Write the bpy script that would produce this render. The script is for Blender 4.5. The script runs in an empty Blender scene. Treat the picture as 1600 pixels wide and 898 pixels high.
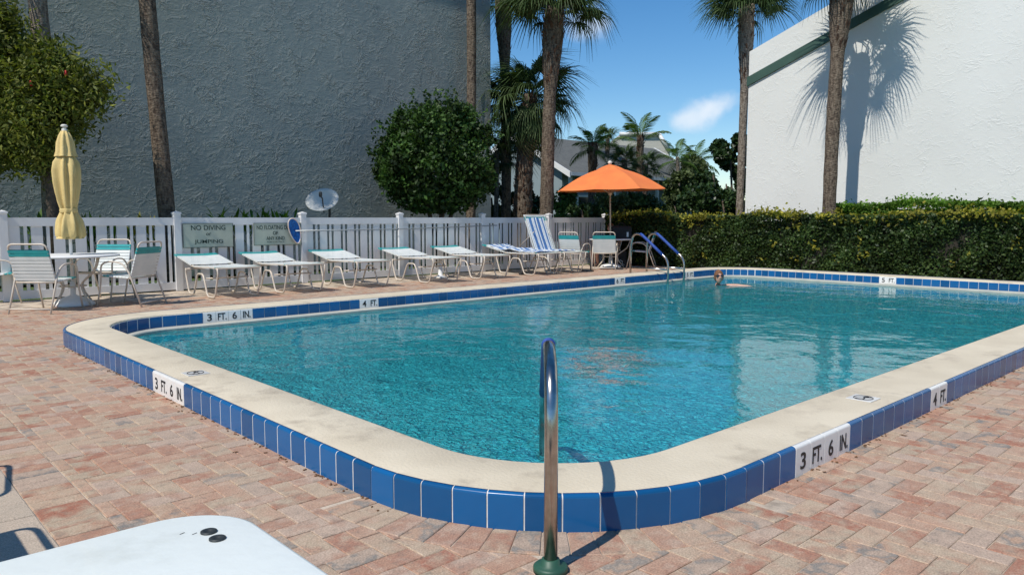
import bpy, bmesh, math, random
import numpy as np
from mathutils import Vector, Matrix
R = math.radians; PI = math.pi
random.seed(7); rng = np.random.default_rng(7)
SC = bpy.context.scene; COL = SC.collection

# ------------------------------------------------------------------ camera
# world: x runs along the pool (parallel to the fence), y runs towards the fence, eye at the origin
EYE = 1.25; A = R(47.1)
cam = bpy.data.cameras.new('camera'); cam.sensor_width = 36; cam.lens = 1180/1600*36; cam.clip_start = .05; cam.clip_end = 2000
co = bpy.data.objects.new('camera', cam); COL.objects.link(co)
co.location = (0, 0, EYE); co.rotation_euler = (PI/2 - math.atan(109/1180), 0, A - PI/2); SC.camera = co

# ------------------------------------------------------------------ sky and sun
SUN_EL = R(54); SUN_AZ = R(180+7.5)                 # direction the light comes from
W = bpy.data.worlds.new('World'); SC.world = W; W.use_nodes = True
def sky():
    nt = W.node_tree; nt.nodes.clear(); N = nt.nodes.new; L = nt.links.new
    out = N('ShaderNodeOutputWorld'); bg = N('ShaderNodeBackground'); st = N('ShaderNodeTexSky')
    st.sky_type = 'NISHITA'; st.sun_disc = False; st.sun_elevation = SUN_EL; st.sun_rotation = R(90) - SUN_AZ
    st.air_density = 1.0; st.dust_density = .1; st.ozone_density = 3.5
    tc = N('ShaderNodeTexCoord')
    nz = N('ShaderNodeTexNoise'); nz.inputs['Scale'].default_value = 14; nz.inputs['Detail'].default_value = 7; nz.inputs['Roughness'].default_value = .55
    L(tc.outputs['Generated'], nz.inputs['Vector'])
    off = N('ShaderNodeVectorMath'); off.operation = 'MULTIPLY_ADD'
    L(nz.outputs['Color'], off.inputs[0]); off.inputs[1].default_value = (.06,)*3
    L(tc.outputs['Generated'], off.inputs[2])
    prev = st.outputs[0]
    f = 1180.
    for (px, py, r, s) in ((1122, 166, .030, .7), (1096, 180, .034, .6), (1068, 190, .026, .55), (915, 38, .036, .42), (938, 27, .024, .28)):
        p = math.atan(109/f)
        d = ((px-800)/f, math.cos(p)-(py-449)/f*math.sin(p), -math.sin(p)-(py-449)/f*math.cos(p))
        v = Vector((d[0]*math.sin(A)+d[1]*math.cos(A), -d[0]*math.cos(A)+d[1]*math.sin(A), d[2])).normalized() + Vector((.03,)*3)
        sub = N('ShaderNodeVectorMath'); sub.operation = 'SUBTRACT'; L(off.outputs[0], sub.inputs[0]); sub.inputs[1].default_value = v
        sc = N('ShaderNodeVectorMath'); sc.operation = 'MULTIPLY'; L(sub.outputs[0], sc.inputs[0]); sc.inputs[1].default_value = (1, 1, 1.5)
        ln = N('ShaderNodeVectorMath'); ln.operation = 'LENGTH'; L(sc.outputs[0], ln.inputs[0])
        mr = N('ShaderNodeMapRange'); mr.interpolation_type = 'SMOOTHSTEP'; L(ln.outputs['Value'], mr.inputs[0])
        mr.inputs[1].default_value = r*.1; mr.inputs[2].default_value = r*1.15; mr.inputs[3].default_value = s; mr.inputs[4].default_value = 0
        mx = N('ShaderNodeMix'); mx.data_type = 'RGBA'; L(mr.outputs[0], mx.inputs[0]); L(prev, mx.inputs[6]); mx.inputs[7].default_value = (7.5, 7.8, 8.2, 1)
        prev = mx.outputs[2]
    hs = N('ShaderNodeHueSaturation'); hs.inputs['Saturation'].default_value = 1.3; L(prev, hs.inputs['Color']); L(hs.outputs[0], bg.inputs[0]); bg.inputs[1].default_value = .125; L(bg.outputs[0], out.inputs[0])
sky()
sl = bpy.data.lights.new('sun', 'SUN'); sl.energy = 4.3; sl.angle = R(.5); sl.color = (1, .95, .87)
so = bpy.data.objects.new('sun', sl); COL.objects.link(so)
sdir = Vector((math.cos(SUN_AZ)*math.cos(SUN_EL), math.sin(SUN_AZ)*math.cos(SUN_EL), math.sin(SUN_EL)))
so.rotation_euler = sdir.to_track_quat('Z', 'Y').to_euler(); so.location = (-20, 0, 20)
SC.view_settings.view_transform = 'Standard'; SC.view_settings.look = 'None'; SC.view_settings.exposure = 0; SC.view_settings.gamma = 1
SC.cycles.max_bounces = 10; SC.cycles.transparent_max_bounces = 12; SC.cycles.caustics_refractive = False; SC.cycles.caustics_reflective = False

def at(px, D):   # metres right of the eye's axis from a bearing, at forward distance D -> world x, y
    X = (px-800)/1185*D
    return X*math.sin(A)+D*math.cos(A), -X*math.cos(A)+D*math.sin(A)
def hz(py, D): return EYE + (340-py)/1185*D

# ------------------------------------------------------------------ materials
MATS = {}
def mat(name, c1, c2=None, scale=5, rough=.6, bump=0, bscale=40, metal=0, spec=.5, coat=0, detail=6, island=None, objrand=None, contrast=(.35, .65), stretch=(1, 1, 1), subsurf=0, coords='Object', c3=None, c3scale=1.2, c3range=(.5, .7)):
    m = bpy.data.materials.new(name); m.use_nodes = True; MATS[name] = m
    nt = m.node_tree; N = nt.nodes.new; L = nt.links.new; b = nt.nodes['Principled BSDF']
    b.inputs['Roughness'].default_value = rough; b.inputs['Metallic'].default_value = metal
    b.inputs['Specular IOR Level'].default_value = spec; b.inputs['Coat Weight'].default_value = coat
    b.inputs['Base Color'].default_value = (*c1, 1)
    tc = N('ShaderNodeTexCoord'); mp = N('ShaderNodeMapping'); L(tc.outputs[coords], mp.inputs[0]); mp.inputs['Scale'].default_value = stretch
    col = None
    if c2:
        nz = N('ShaderNodeTexNoise'); nz.inputs['Scale'].default_value = scale; nz.inputs['Detail'].default_value = detail
        L(mp.outputs[0], nz.inputs['Vector'])
        mr = N('ShaderNodeMapRange'); L(nz.outputs[0], mr.inputs[0]); mr.inputs[1].default_value, mr.inputs[2].default_value = contrast
        mx = N('ShaderNodeMix'); mx.data_type = 'RGBA'; L(mr.outputs[0], mx.inputs[0]); mx.inputs[6].default_value = (*c1, 1); mx.inputs[7].default_value = (*c2, 1)
        col = mx.outputs[2]
        if c3:
            n3 = N('ShaderNodeTexNoise'); n3.inputs['Scale'].default_value = c3scale; n3.inputs['Detail'].default_value = 8; n3.inputs['Roughness'].default_value = .65; L(mp.outputs[0], n3.inputs['Vector'])
            m3 = N('ShaderNodeMapRange'); L(n3.outputs[0], m3.inputs[0]); m3.inputs[1].default_value, m3.inputs[2].default_value = c3range
            x3 = N('ShaderNodeMix'); x3.data_type = 'RGBA'; L(m3.outputs[0], x3.inputs[0]); L(col, x3.inputs[6]); x3.inputs[7].default_value = (*c3, 1); col = x3.outputs[2]
    if island or objrand:
        amt = island or objrand
        if island:
            g = N('ShaderNodeNewGeometry'); src = g.outputs['Random Per Island']
        else:
            g = N('ShaderNodeObjectInfo'); src = g.outputs['Random']
        mr = N('ShaderNodeMapRange'); L(src, mr.inputs[0]); mr.inputs[3].default_value = 1-amt; mr.inputs[4].default_value = 1+amt
        mm = N('ShaderNodeVectorMath'); mm.operation = 'SCALE'
        if col: L(col, mm.inputs[0])
        else: mm.inputs[0].default_value = c1
        L(mr.outputs[0], mm.inputs['Scale']); col = mm.outputs[0]
    if col: L(col, b.inputs['Base Color'])
    if bump:
        nb = N('ShaderNodeTexNoise'); nb.inputs['Scale'].default_value = bscale; nb.inputs['Detail'].default_value = 5; L(mp.outputs[0], nb.inputs['Vector'])
        bp = N('ShaderNodeBump'); bp.inputs['Strength'].default_value = min(1, bump); bp.inputs['Distance'].default_value = .02*max(1, bump)
        L(nb.outputs[0], bp.inputs['Height']); L(bp.outputs[0], b.inputs['Normal'])
    return m

def leafmat(name, dark, light, trans=.25, rough=.6, spread=.45):
    m = bpy.data.materials.new(name); m.use_nodes = True; nt = m.node_tree; N = nt.nodes.new; L = nt.links.new; b = nt.nodes['Principled BSDF']
    g = N('ShaderNodeNewGeometry'); mx = N('ShaderNodeMix'); mx.data_type = 'RGBA'; L(g.outputs['Random Per Island'], mx.inputs[0])
    mx.inputs[6].default_value = (*dark, 1); mx.inputs[7].default_value = (*light, 1)
    tc = N('ShaderNodeTexCoord'); nz = N('ShaderNodeTexNoise'); nz.inputs['Scale'].default_value = 2.2; nz.inputs['Detail'].default_value = 4; L(tc.outputs['Object'], nz.inputs['Vector'])
    mr = N('ShaderNodeMapRange'); L(nz.outputs[0], mr.inputs[0]); mr.inputs[1].default_value = .35; mr.inputs[2].default_value = .65; mr.inputs[3].default_value = 1-spread; mr.inputs[4].default_value = 1+spread
    sc = N('ShaderNodeVectorMath'); sc.operation = 'SCALE'; L(mx.outputs[2], sc.inputs[0]); L(mr.outputs[0], sc.inputs['Scale'])
    L(sc.outputs[0], b.inputs['Base Color']); b.inputs['Roughness'].default_value = rough; b.inputs['Specular IOR Level'].default_value = .25
    tr = N('ShaderNodeBsdfTranslucent'); s2 = N('ShaderNodeVectorMath'); s2.operation = 'MULTIPLY'; L(sc.outputs[0], s2.inputs[0]); s2.inputs[1].default_value = (1.5, 1.7, .6); L(s2.outputs[0], tr.inputs[0])
    ms = N('ShaderNodeMixShader'); ms.inputs[0].default_value = trans; L(b.outputs[0], ms.inputs[1]); L(tr.outputs[0], ms.inputs[2]); L(ms.outputs[0], nt.nodes['Material Output'].inputs[0])
    return m

def brickmat(name, cols, amp=1.0):
    m = bpy.data.materials.new(name); m.use_nodes = True; nt = m.node_tree; N = nt.nodes.new; L = nt.links.new; b = nt.nodes['Principled BSDF']
    g = N('ShaderNodeNewGeometry'); oi = N('ShaderNodeObjectInfo')
    ad = N('ShaderNodeMath'); ad.operation = 'ADD'; L(g.outputs['Random Per Island'], ad.inputs[0]); L(oi.outputs['Random'], ad.inputs[1])
    # blotches of the clay mix run across each brick
    n1 = N('ShaderNodeTexNoise'); n1.inputs['Scale'].default_value = 9; n1.inputs['Detail'].default_value = 3; L(g.outputs['Position'], n1.inputs['Vector'])
    ma = N('ShaderNodeMath'); ma.operation = 'MULTIPLY_ADD'; L(n1.outputs[0], ma.inputs[0]); ma.inputs[1].default_value = .42*amp; L(ad.outputs[0], ma.inputs[2])
    fr = N('ShaderNodeMath'); fr.operation = 'FRACT'; L(ma.outputs[0], fr.inputs[0])
    rp = N('ShaderNodeValToRGB'); L(fr.outputs[0], rp.inputs[0]); el = rp.color_ramp.elements
    for i, (p, c) in enumerate(cols):
        e = el[i] if i < 2 else el.new(p)
        e.position = p; e.color = (*c, 1)
    n2 = N('ShaderNodeTexNoise'); n2.inputs['Scale'].default_value = 150; n2.inputs['Detail'].default_value = 4; L(g.outputs['Position'], n2.inputs['Vector'])
    mr = N('ShaderNodeMapRange'); L(n2.outputs[0], mr.inputs[0]); mr.inputs[1].default_value = .3; mr.inputs[2].default_value = .7; mr.inputs[3].default_value = .62; mr.inputs[4].default_value = 1.14
    n3 = N('ShaderNodeTexNoise'); n3.inputs['Scale'].default_value = .9; n3.inputs['Detail'].default_value = 5; L(g.outputs['Position'], n3.inputs['Vector'])
    m3 = N('ShaderNodeMapRange'); L(n3.outputs[0], m3.inputs[0]); m3.inputs[1].default_value = .4; m3.inputs[2].default_value = .68; m3.inputs[3].default_value = .0; m3.inputs[4].default_value = .32
    mx = N('ShaderNodeMix'); mx.data_type = 'RGBA'; L(m3.outputs[0], mx.inputs[0]); L(rp.outputs[0], mx.inputs[6]); mx.inputs[7].default_value = (.53, .41, .30, 1)
    n4 = N('ShaderNodeTexNoise'); n4.inputs['Scale'].default_value = 16; n4.inputs['Detail'].default_value = 6; n4.inputs['Roughness'].default_value = .7; L(g.outputs['Position'], n4.inputs['Vector'])
    m4 = N('ShaderNodeMapRange'); L(n4.outputs[0], m4.inputs[0]); m4.inputs[1].default_value = .53; m4.inputs[2].default_value = .72; m4.inputs[3].default_value = 0; m4.inputs[4].default_value = .6*amp
    x4 = N('ShaderNodeMix'); x4.data_type = 'RGBA'; L(m4.outputs[0], x4.inputs[0]); L(mx.outputs[2], x4.inputs[6]); x4.inputs[7].default_value = (.20, .17, .14, 1)
    m5 = N('ShaderNodeMapRange'); L(n4.outputs[0], m5.inputs[0]); m5.inputs[1].default_value = .47; m5.inputs[2].default_value = .30; m5.inputs[3].default_value = 0; m5.inputs[4].default_value = .55
    x5 = N('ShaderNodeMix'); x5.data_type = 'RGBA'; L(m5.outputs[0], x5.inputs[0]); L(x4.outputs[2], x5.inputs[6]); x5.inputs[7].default_value = (.60, .47, .35, 1)
    mx = x5
    sc = N('ShaderNodeVectorMath'); sc.operation = 'SCALE'; L(mx.outputs[2], sc.inputs[0]); L(mr.outputs[0], sc.inputs['Scale'])
    L(sc.outputs[0], b.inputs['Base Color']); b.inputs['Roughness'].default_value = .85
    bp = N('ShaderNodeBump'); bp.inputs['Strength'].default_value = .5; bp.inputs['Distance'].default_value = .004; L(n2.outputs[0], bp.inputs['Height']); L(bp.outputs[0], b.inputs['Normal'])
    return m

def stuccomat(name, c1, c2, depth):
    m = bpy.data.materials.new(name); m.use_nodes = True; nt = m.node_tree; N = nt.nodes.new; L = nt.links.new; b = nt.nodes['Principled BSDF']
    tc = N('ShaderNodeTexCoord'); wn = N('ShaderNodeTexNoise'); wn.inputs['Scale'].default_value = 1.3; wn.inputs['Detail'].default_value = 3; L(tc.outputs['Object'], wn.inputs['Vector'])
    ad = N('ShaderNodeVectorMath'); ad.operation = 'MULTIPLY_ADD'; L(wn.outputs['Color'], ad.inputs[0]); ad.inputs[1].default_value = (.35,)*3; L(tc.outputs['Object'], ad.inputs[2])
    mp = N('ShaderNodeMapping'); mp.inputs['Scale'].default_value = (1, 1, 1.4); L(ad.outputs[0], mp.inputs[0])
    def ridge(sc_, det, power, dist):
        n = N('ShaderNodeTexNoise'); n.inputs['Scale'].default_value = sc_; n.inputs['Detail'].default_value = det; n.inputs['Distortion'].default_value = dist; L(mp.outputs[0], n.inputs['Vector'])
        x = N('ShaderNodeMath'); x.operation = 'MULTIPLY_ADD'; L(n.outputs[0], x.inputs[0]); x.inputs[1].default_value = 2; x.inputs[2].default_value = -1
        y = N('ShaderNodeMath'); y.operation = 'ABSOLUTE'; L(x.outputs[0], y.inputs[0])
        z = N('ShaderNodeMath'); z.operation = 'SUBTRACT'; z.inputs[0].default_value = 1; L(y.outputs[0], z.inputs[1])
        w = N('ShaderNodeMath'); w.operation = 'POWER'; L(z.outputs[0], w.inputs[0]); w.inputs[1].default_value = power; return w.outputs[0]
    r1 = ridge(3.4, 5, 16, .6); r2 = ridge(8.5, 4, 10, .8)
    mask = N('ShaderNodeTexNoise'); mask.inputs['Scale'].default_value = 2.2; mask.inputs['Detail'].default_value = 4; L(tc.outputs['Object'], mask.inputs['Vector'])
    mk = N('ShaderNodeMapRange'); L(mask.outputs[0], mk.inputs[0]); mk.inputs[1].default_value = .42; mk.inputs[2].default_value = .62; mk.inputs[3].default_value = .08; mk.inputs[4].default_value = 1
    n2 = N('ShaderNodeTexNoise'); n2.inputs['Scale'].default_value = 10; n2.inputs['Detail'].default_value = 8; n2.inputs['Roughness'].default_value = .65; L(mp.outputs[0], n2.inputs['Vector'])
    h0 = N('ShaderNodeMath'); h0.operation = 'MULTIPLY_ADD'; L(r2, h0.inputs[0]); h0.inputs[1].default_value = .5; L(r1, h0.inputs[2])
    h1 = N('ShaderNodeMath'); h1.operation = 'MULTIPLY'; L(h0.outputs[0], h1.inputs[0]); L(mk.outputs[0], h1.inputs[1])
    h = N('ShaderNodeMath'); h.operation = 'MULTIPLY_ADD'; L(n2.outputs[0], h.inputs[0]); h.inputs[1].default_value = .55; L(h1.outputs[0], h.inputs[2])
    bp = N('ShaderNodeBump'); bp.inputs['Strength'].default_value = 1; bp.inputs['Distance'].default_value = depth; L(h.outputs[0], bp.inputs['Height']); L(bp.outputs[0], b.inputs['Normal'])
    n3 = N('ShaderNodeTexNoise'); n3.inputs['Scale'].default_value = .5; n3.inputs['Detail'].default_value = 6; L(tc.outputs['Object'], n3.inputs['Vector'])
    mr = N('ShaderNodeMapRange'); L(n3.outputs[0], mr.inputs[0]); mr.inputs[1].default_value = .35; mr.inputs[2].default_value = .65
    mx = N('ShaderNodeMix'); mx.data_type = 'RGBA'; L(mr.outputs[0], mx.inputs[0]); mx.inputs[6].default_value = (*c1, 1); mx.inputs[7].default_value = (*c2, 1)
    L(mx.outputs[2], b.inputs['Base Color']); b.inputs['Roughness'].default_value = .8; b.inputs['Specular IOR Level'].default_value = .3
    return m

def watermat():
    m = bpy.data.materials.new('pool_water'); m.use_nodes = True; nt = m.node_tree; N = nt.nodes.new; L = nt.links.new; nt.nodes.remove(nt.nodes['Principled BSDF'])
    g = N('ShaderNodeNewGeometry')
    def nz(s, d, st=(1, 1, 1), dist=0):
        mp = N('ShaderNodeMapping'); mp.inputs['Scale'].default_value = st; L(g.outputs['Position'], mp.inputs[0])
        n = N('ShaderNodeTexNoise'); n.inputs['Scale'].default_value = s; n.inputs['Detail'].default_value = d; n.inputs['Distortion'].default_value = dist; L(mp.outputs[0], n.inputs['Vector']); return n.outputs[0]
    a = nz(1.3, 2, dist=.5); b_ = nz(7, 3, (1, 1, 1), .6)
    ad = N('ShaderNodeMath'); ad.operation = 'MULTIPLY_ADD'; L(b_, ad.inputs[0]); ad.inputs[1].default_value = .15; L(a, ad.inputs[2])
    bp = N('ShaderNodeBump'); bp.inputs['Strength'].default_value = 1; bp.inputs['Distance'].default_value = .023; L(ad.outputs[0], bp.inputs['Height'])
    # short steep chop: what bends the light going in and out
    c_ = nz(19, 3, (1, 1, 1), 1.6); d_ = nz(3.0, 3, (1, 1, 1), .8)
    a2 = N('ShaderNodeMath'); a2.operation = 'MULTIPLY_ADD'; L(d_, a2.inputs[0]); a2.inputs[1].default_value = 1.5; L(c_, a2.inputs[2])
    b2 = N('ShaderNodeBump'); b2.inputs['Strength'].default_value = 1; b2.inputs['Distance'].default_value = .26; L(a2.outputs[0], b2.inputs['Height'])
    b3 = N('ShaderNodeBump'); b3.inputs['Strength'].default_value = 1; b3.inputs['Distance'].default_value = .02; L(a2.outputs[0], b3.inputs['Height'])
    fr = N('ShaderNodeFresnel'); fr.inputs['IOR'].default_value = 1.33; L(bp.outputs[0], fr.inputs['Normal'])
    gl = N('ShaderNodeBsdfGlossy'); gl.inputs['Roughness'].default_value = .02; L(bp.outputs[0], gl.inputs['Normal'])
    rf = N('ShaderNodeBsdfRefraction'); rf.inputs['IOR'].default_value = 1.33; rf.inputs['Roughness'].default_value = .0; rf.inputs['Color'].default_value = (.92, 1, 1, 1); L(b3.outputs[0], rf.inputs['Normal'])
    tr = N('ShaderNodeBsdfTransparent'); tr.inputs['Color'].default_value = (.86, .99, 1, 1)
    mx = N('ShaderNodeMixShader'); mx.inputs[0].default_value = .6; L(rf.outputs[0], mx.inputs[1]); L(tr.outputs[0], mx.inputs[2])
    df = N('ShaderNodeBsdfDiffuse'); df.inputs['Color'].default_value = (.07, .86, .97, 1); L(b2.outputs[0], df.inputs['Normal'])
    m1 = N('ShaderNodeMixShader'); m1.inputs[0].default_value = .56; L(mx.outputs[0], m1.inputs[1]); L(df.outputs[0], m1.inputs[2])
    m2 = N('ShaderNodeMixShader'); L(fr.outputs[0], m2.inputs[0]); L(m1.outputs[0], m2.inputs[1]); L(gl.outputs[0], m2.inputs[2])
    L(m2.outputs[0], nt.nodes['Material Output'].inputs[0]); return m

def trunkmat(name, c1, c2, rings=14):
    m = bpy.data.materials.new(name); m.use_nodes = True; nt = m.node_tree; N = nt.nodes.new; L = nt.links.new; b = nt.nodes['Principled BSDF']
    tc = N('ShaderNodeTexCoord'); mp = N('ShaderNodeMapping'); mp.inputs['Scale'].default_value = (1, 1, 2.5); L(tc.outputs['Object'], mp.inputs[0])
    n = N('ShaderNodeTexNoise'); n.inputs['Scale'].default_value = rings; n.inputs['Detail'].default_value = 6; n.inputs['Roughness'].default_value = .65; L(mp.outputs[0], n.inputs['Vector'])
    mp2 = N('ShaderNodeMapping'); mp2.inputs['Scale'].default_value = (1, 1, .35); L(tc.outputs['Object'], mp2.inputs[0])
    n2 = N('ShaderNodeTexNoise'); n2.inputs['Scale'].default_value = 22; n2.inputs['Detail'].default_value = 4; L(mp2.outputs[0], n2.inputs['Vector'])
    mu = N('ShaderNodeMath'); mu.operation = 'ADD'; L(n.outputs[0], mu.inputs[0]); L(n2.outputs[0], mu.inputs[1])
    mr = N('ShaderNodeMapRange'); L(mu.outputs[0], mr.inputs[0]); mr.inputs[1].default_value = .8; mr.inputs[2].default_value = 1.2
    mx = N('ShaderNodeMix'); mx.data_type = 'RGBA'; L(mr.outputs[0], mx.inputs[0]); mx.inputs[6].default_value = (*c1, 1); mx.inputs[7].default_value = (*c2, 1)
    L(mx.outputs[2], b.inputs['Base Color']); b.inputs['Roughness'].default_value = .9; b.inputs['Specular IOR Level'].default_value = .2
    bp = N('ShaderNodeBump'); bp.inputs['Strength'].default_value = 1; bp.inputs['Distance'].default_value = .05; L(mu.outputs[0], bp.inputs['Height']); L(bp.outputs[0], b.inputs['Normal'])
    return m

M = {}
M['brick'] = brickmat('clay_paver', [(0, (.43, .23, .15)), (1, (.40, .20, .13)), (.13, (.50, .31, .21)), (.3, (.51, .39, .27)), (.44, (.38, .15, .09)), (.54, (.47, .37, .26)), (.66, (.48, .30, .20)), (.70, (.22, .21, .19)), (.735, (.43, .32, .24)), (.88, (.52, .38, .285))])
M['buff'] = brickmat('buff_paver', [(0, (.52, .43, .33)), (1, (.55, .45, .34)), (.3, (.48, .40, .31)), (.6, (.55, .44, .34)), (.8, (.47, .40, .31))], .3)
M['sand'] = mat('joint_sand', (.58, .48, .37), (.16, .125, .10), 5, .95, .4, 90, contrast=(.42, .72))
M['coping'] = mat('coping_plaster', (.68, .595, .445), (.59, .51, .375), 2.5, .75, .25, 60, c3=(.36, .30, .22), c3scale=3.0, c3range=(.54, .78))
M['ledge'] = mat('waterline_ledge', (.52, .50, .42), (.42, .42, .37), 4, .7, .2, 50)
M['tile'] = mat('blue_glaze', (.008, .10, .27), (.006, .08, .22), 3, .22, .03, 8, spec=.38, coat=0, objrand=.22)
M['grout'] = mat('tile_grout', (.80, .79, .76), (.66, .65, .62), 20, .8)
M['white_tile'] = mat('white_glaze', (.80, .79, .76), (.74, .73, .69), 3, .2, .03, 8, coat=.4)
M['ink'] = mat('black_lettering', (.015, .015, .017), rough=.6)
M['inkgreen'] = mat('green_lettering', (.02, .045, .035), rough=.7)
M['plaster'] = mat('plaster_painted_caustics', (.02, .55, .68), (.45, 1.0, .97), 22, .8, coords='Object', contrast=(.49, .56), detail=3, c3=(.0, .12, .32), c3scale=16, c3range=(.51, .56))  # bright and dark cyan speckle paints caustic light flecks into the plaster colour
M['water'] = watermat()
M['vinyl'] = mat('fence_vinyl', (.78, .77, .76), (.70, .69, .68), 2, .35, objrand=.03, c3=(.55, .53, .50), c3scale=1.4, c3range=(.62, .85))
M['sign'] = mat('sign_panel', (.50, .53, .43), (.40, .43, .35), 3, .5)
M['frame'] = mat('cream_metal', (.66, .58, .48), (.58, .50, .41), 8, .4, spec=.5)
M['strap'] = mat('white_vinyl_strap', (.80, .82, .78), (.70, .74, .72), 6, .45)
M['teal'] = mat('teal_vinyl_strap', (.02, .36, .36), (.02, .28, .30), 6, .45)
M['tabletop'] = mat('white_table_plastic', (.86, .90, .85), (.83, .88, .83), 1.2, .38, .05, 30, coat=.1, c3=(.70, .73, .67), c3scale=5, c3range=(.58, .80))
M['steel'] = mat('stainless_steel', (.50, .475, .44), (.38, .36, .33), 30, .22, metal=1)
M['bluegrip'] = mat('blue_grip_sleeve', (.015, .075, .34), (.01, .05, .25), 20, .6, .3, 200)
M['green'] = mat('green_plastic', (.03, .10, .06), (.02, .07, .045), 8, .5)
M['yellow'] = mat('yellow_canvas', (.72, .55, .23), (.64, .48, .19), 6, .8, .2, 60)
M['cream_knob'] = mat('cream_plastic', (.66, .64, .58), rough=.5)
M['orange'] = mat('orange_canvas', (.80, .22, .055), (.74, .185, .05), 3, .75, .1, 90)
M['wood'] = mat('pale_pole', (.62, .50, .36), (.52, .40, .28), 6, .5, stretch=(1, 1, .1))
M['black'] = mat('black_fabric', (.012, .012, .014), (.02, .02, .022), 20, .8, .2, 80)
M['white'] = mat('white_paint', (.78, .78, .76), (.72, .72, .70), 3, .5)
M['netblue'] = mat('blue_net', (.01, .20, .62), (.01, .08, .30), 25, .7, .6, 120)
M['netrim'] = mat('net_rim', (.72, .52, .42), (.7, .66, .6), 6, .5)
M['alu'] = mat('grey_pole', (.36, .38, .38), (.30, .32, .32), 6, .35, metal=.4)
M['towelw'] = mat('towel_white', (.78, .82, .84), (.66, .72, .78), 20, .95, .5, 120)
M['towelb'] = mat('towel_blue', (.06, .16, .42), (.10, .24, .50), 20, .95, .5, 120)
M['grey_stucco'] = stuccomat('grey_stucco', (.27, .305, .295), (.315, .35, .33), .0155)
M['white_stucco'] = stuccomat('white_stucco', (.74, .74, .70), (.70, .70, .66), .0035)
M['dkgreen'] = mat('green_trim', (.045, .10, .075), (.035, .08, .06), 2, .6)
M['grass'] = mat('lawn_grass', (.05, .095, .02), (.09, .13, .035), 6, .95, .8, 60)
M['mulch'] = mat('brown_mulch', (.07, .04, .025), (.12, .07, .045), 20, .95, 1, 60)
M['trunk'] = trunkmat('palm_trunk', (.07, .05, .038), (.24, .19, .14))
M['trunklight'] = trunkmat('pale_palm_trunk', (.14, .11, .085), (.36, .31, .25))
M['boots'] = mat('palm_boots', (.06, .03, .018), (.15, .08, .045), 10, .9, .8, 30, island=.5)
M['bark'] = mat('brown_bark', (.06, .045, .035), (.12, .09, .065), 8, .9, .8, 20)
M['fan'] = leafmat('fan_palm_leaf', (.030, .062, .018), (.085, .125, .045), .18)
M['fandry'] = leafmat('dry_palm_leaf', (.20, .15, .08), (.30, .24, .13), .1)
M['coco'] = leafmat('feather_palm_leaf', (.045, .095, .018), (.12, .19, .04), .3)
M['hedge'] = leafmat('hedge_leaf', (.015, .036, .010), (.065, .10, .026), .15, .45)
M['hedgetip'] = leafmat('hedge_new_leaf', (.16, .17, .02), (.34, .29, .045), .3)
M['hedgelite'] = leafmat('bright_hedge_leaf', (.06, .14, .015), (.14, .24, .035), .3)
M['leaf'] = leafmat('round_tree_leaf', (.012, .034, .008), (.055, .11, .02), .15, .55, .6)
M['brush'] = leafmat('bottlebrush_leaf', (.05, .08, .013), (.19, .20, .038), .28)
M['redflower'] = mat('red_flower', (.5, .03, .02), rough=.7)
M['darkleaf'] = leafmat('sea_grape_leaf', (.014, .035, .012), (.05, .085, .028), .15, .35)
M['olive'] = leafmat('olive_leaf', (.05, .075, .03), (.10, .13, .05), .2)
M['core'] = mat('hedge_twigs', (.02, .016, .011), (.035, .028, .018), 10, .95)
M['roof'] = mat('grey_shingles', (.10, .105, .10), (.13, .135, .125), 6, .9, .4, 30)
M['housewall'] = mat('blue_grey_siding', (.26, .32, .34), (.24, .30, .32), 2, .7)
M['beige'] = mat('beige_siding', (.52, .50, .43), (.48, .46, .40), 3, .8, .3, 12, stretch=(.1, .1, 4))
M['mint'] = mat('mint_roof_metal', (.12, .52, .40), (.10, .45, .35), 2, .5)
M['skin'] = mat('skin', (.64, .35, .25), (.58, .30, .20), 10, .5)
M['hair'] = mat('reddish_hair', (.22, .10, .04), (.14, .06, .025), 30, .7, .5, 90)
M['dead'] = mat('dead_leaf', (.20, .10, .04), (.12, .06, .03), 30, .8)
M['dish'] = mat('dish_enamel', (.62, .62, .57), (.56, .56, .52), 4, .7)
M['dkmetal'] = mat('dark_metal', (.03, .035, .035), rough=.5)
M['glassdark'] = mat('dark_window', (.02, .025, .03), rough=.1)
M['swim'] = mat('dark_swimwear', (.02, .02, .05), rough=.7)

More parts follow.
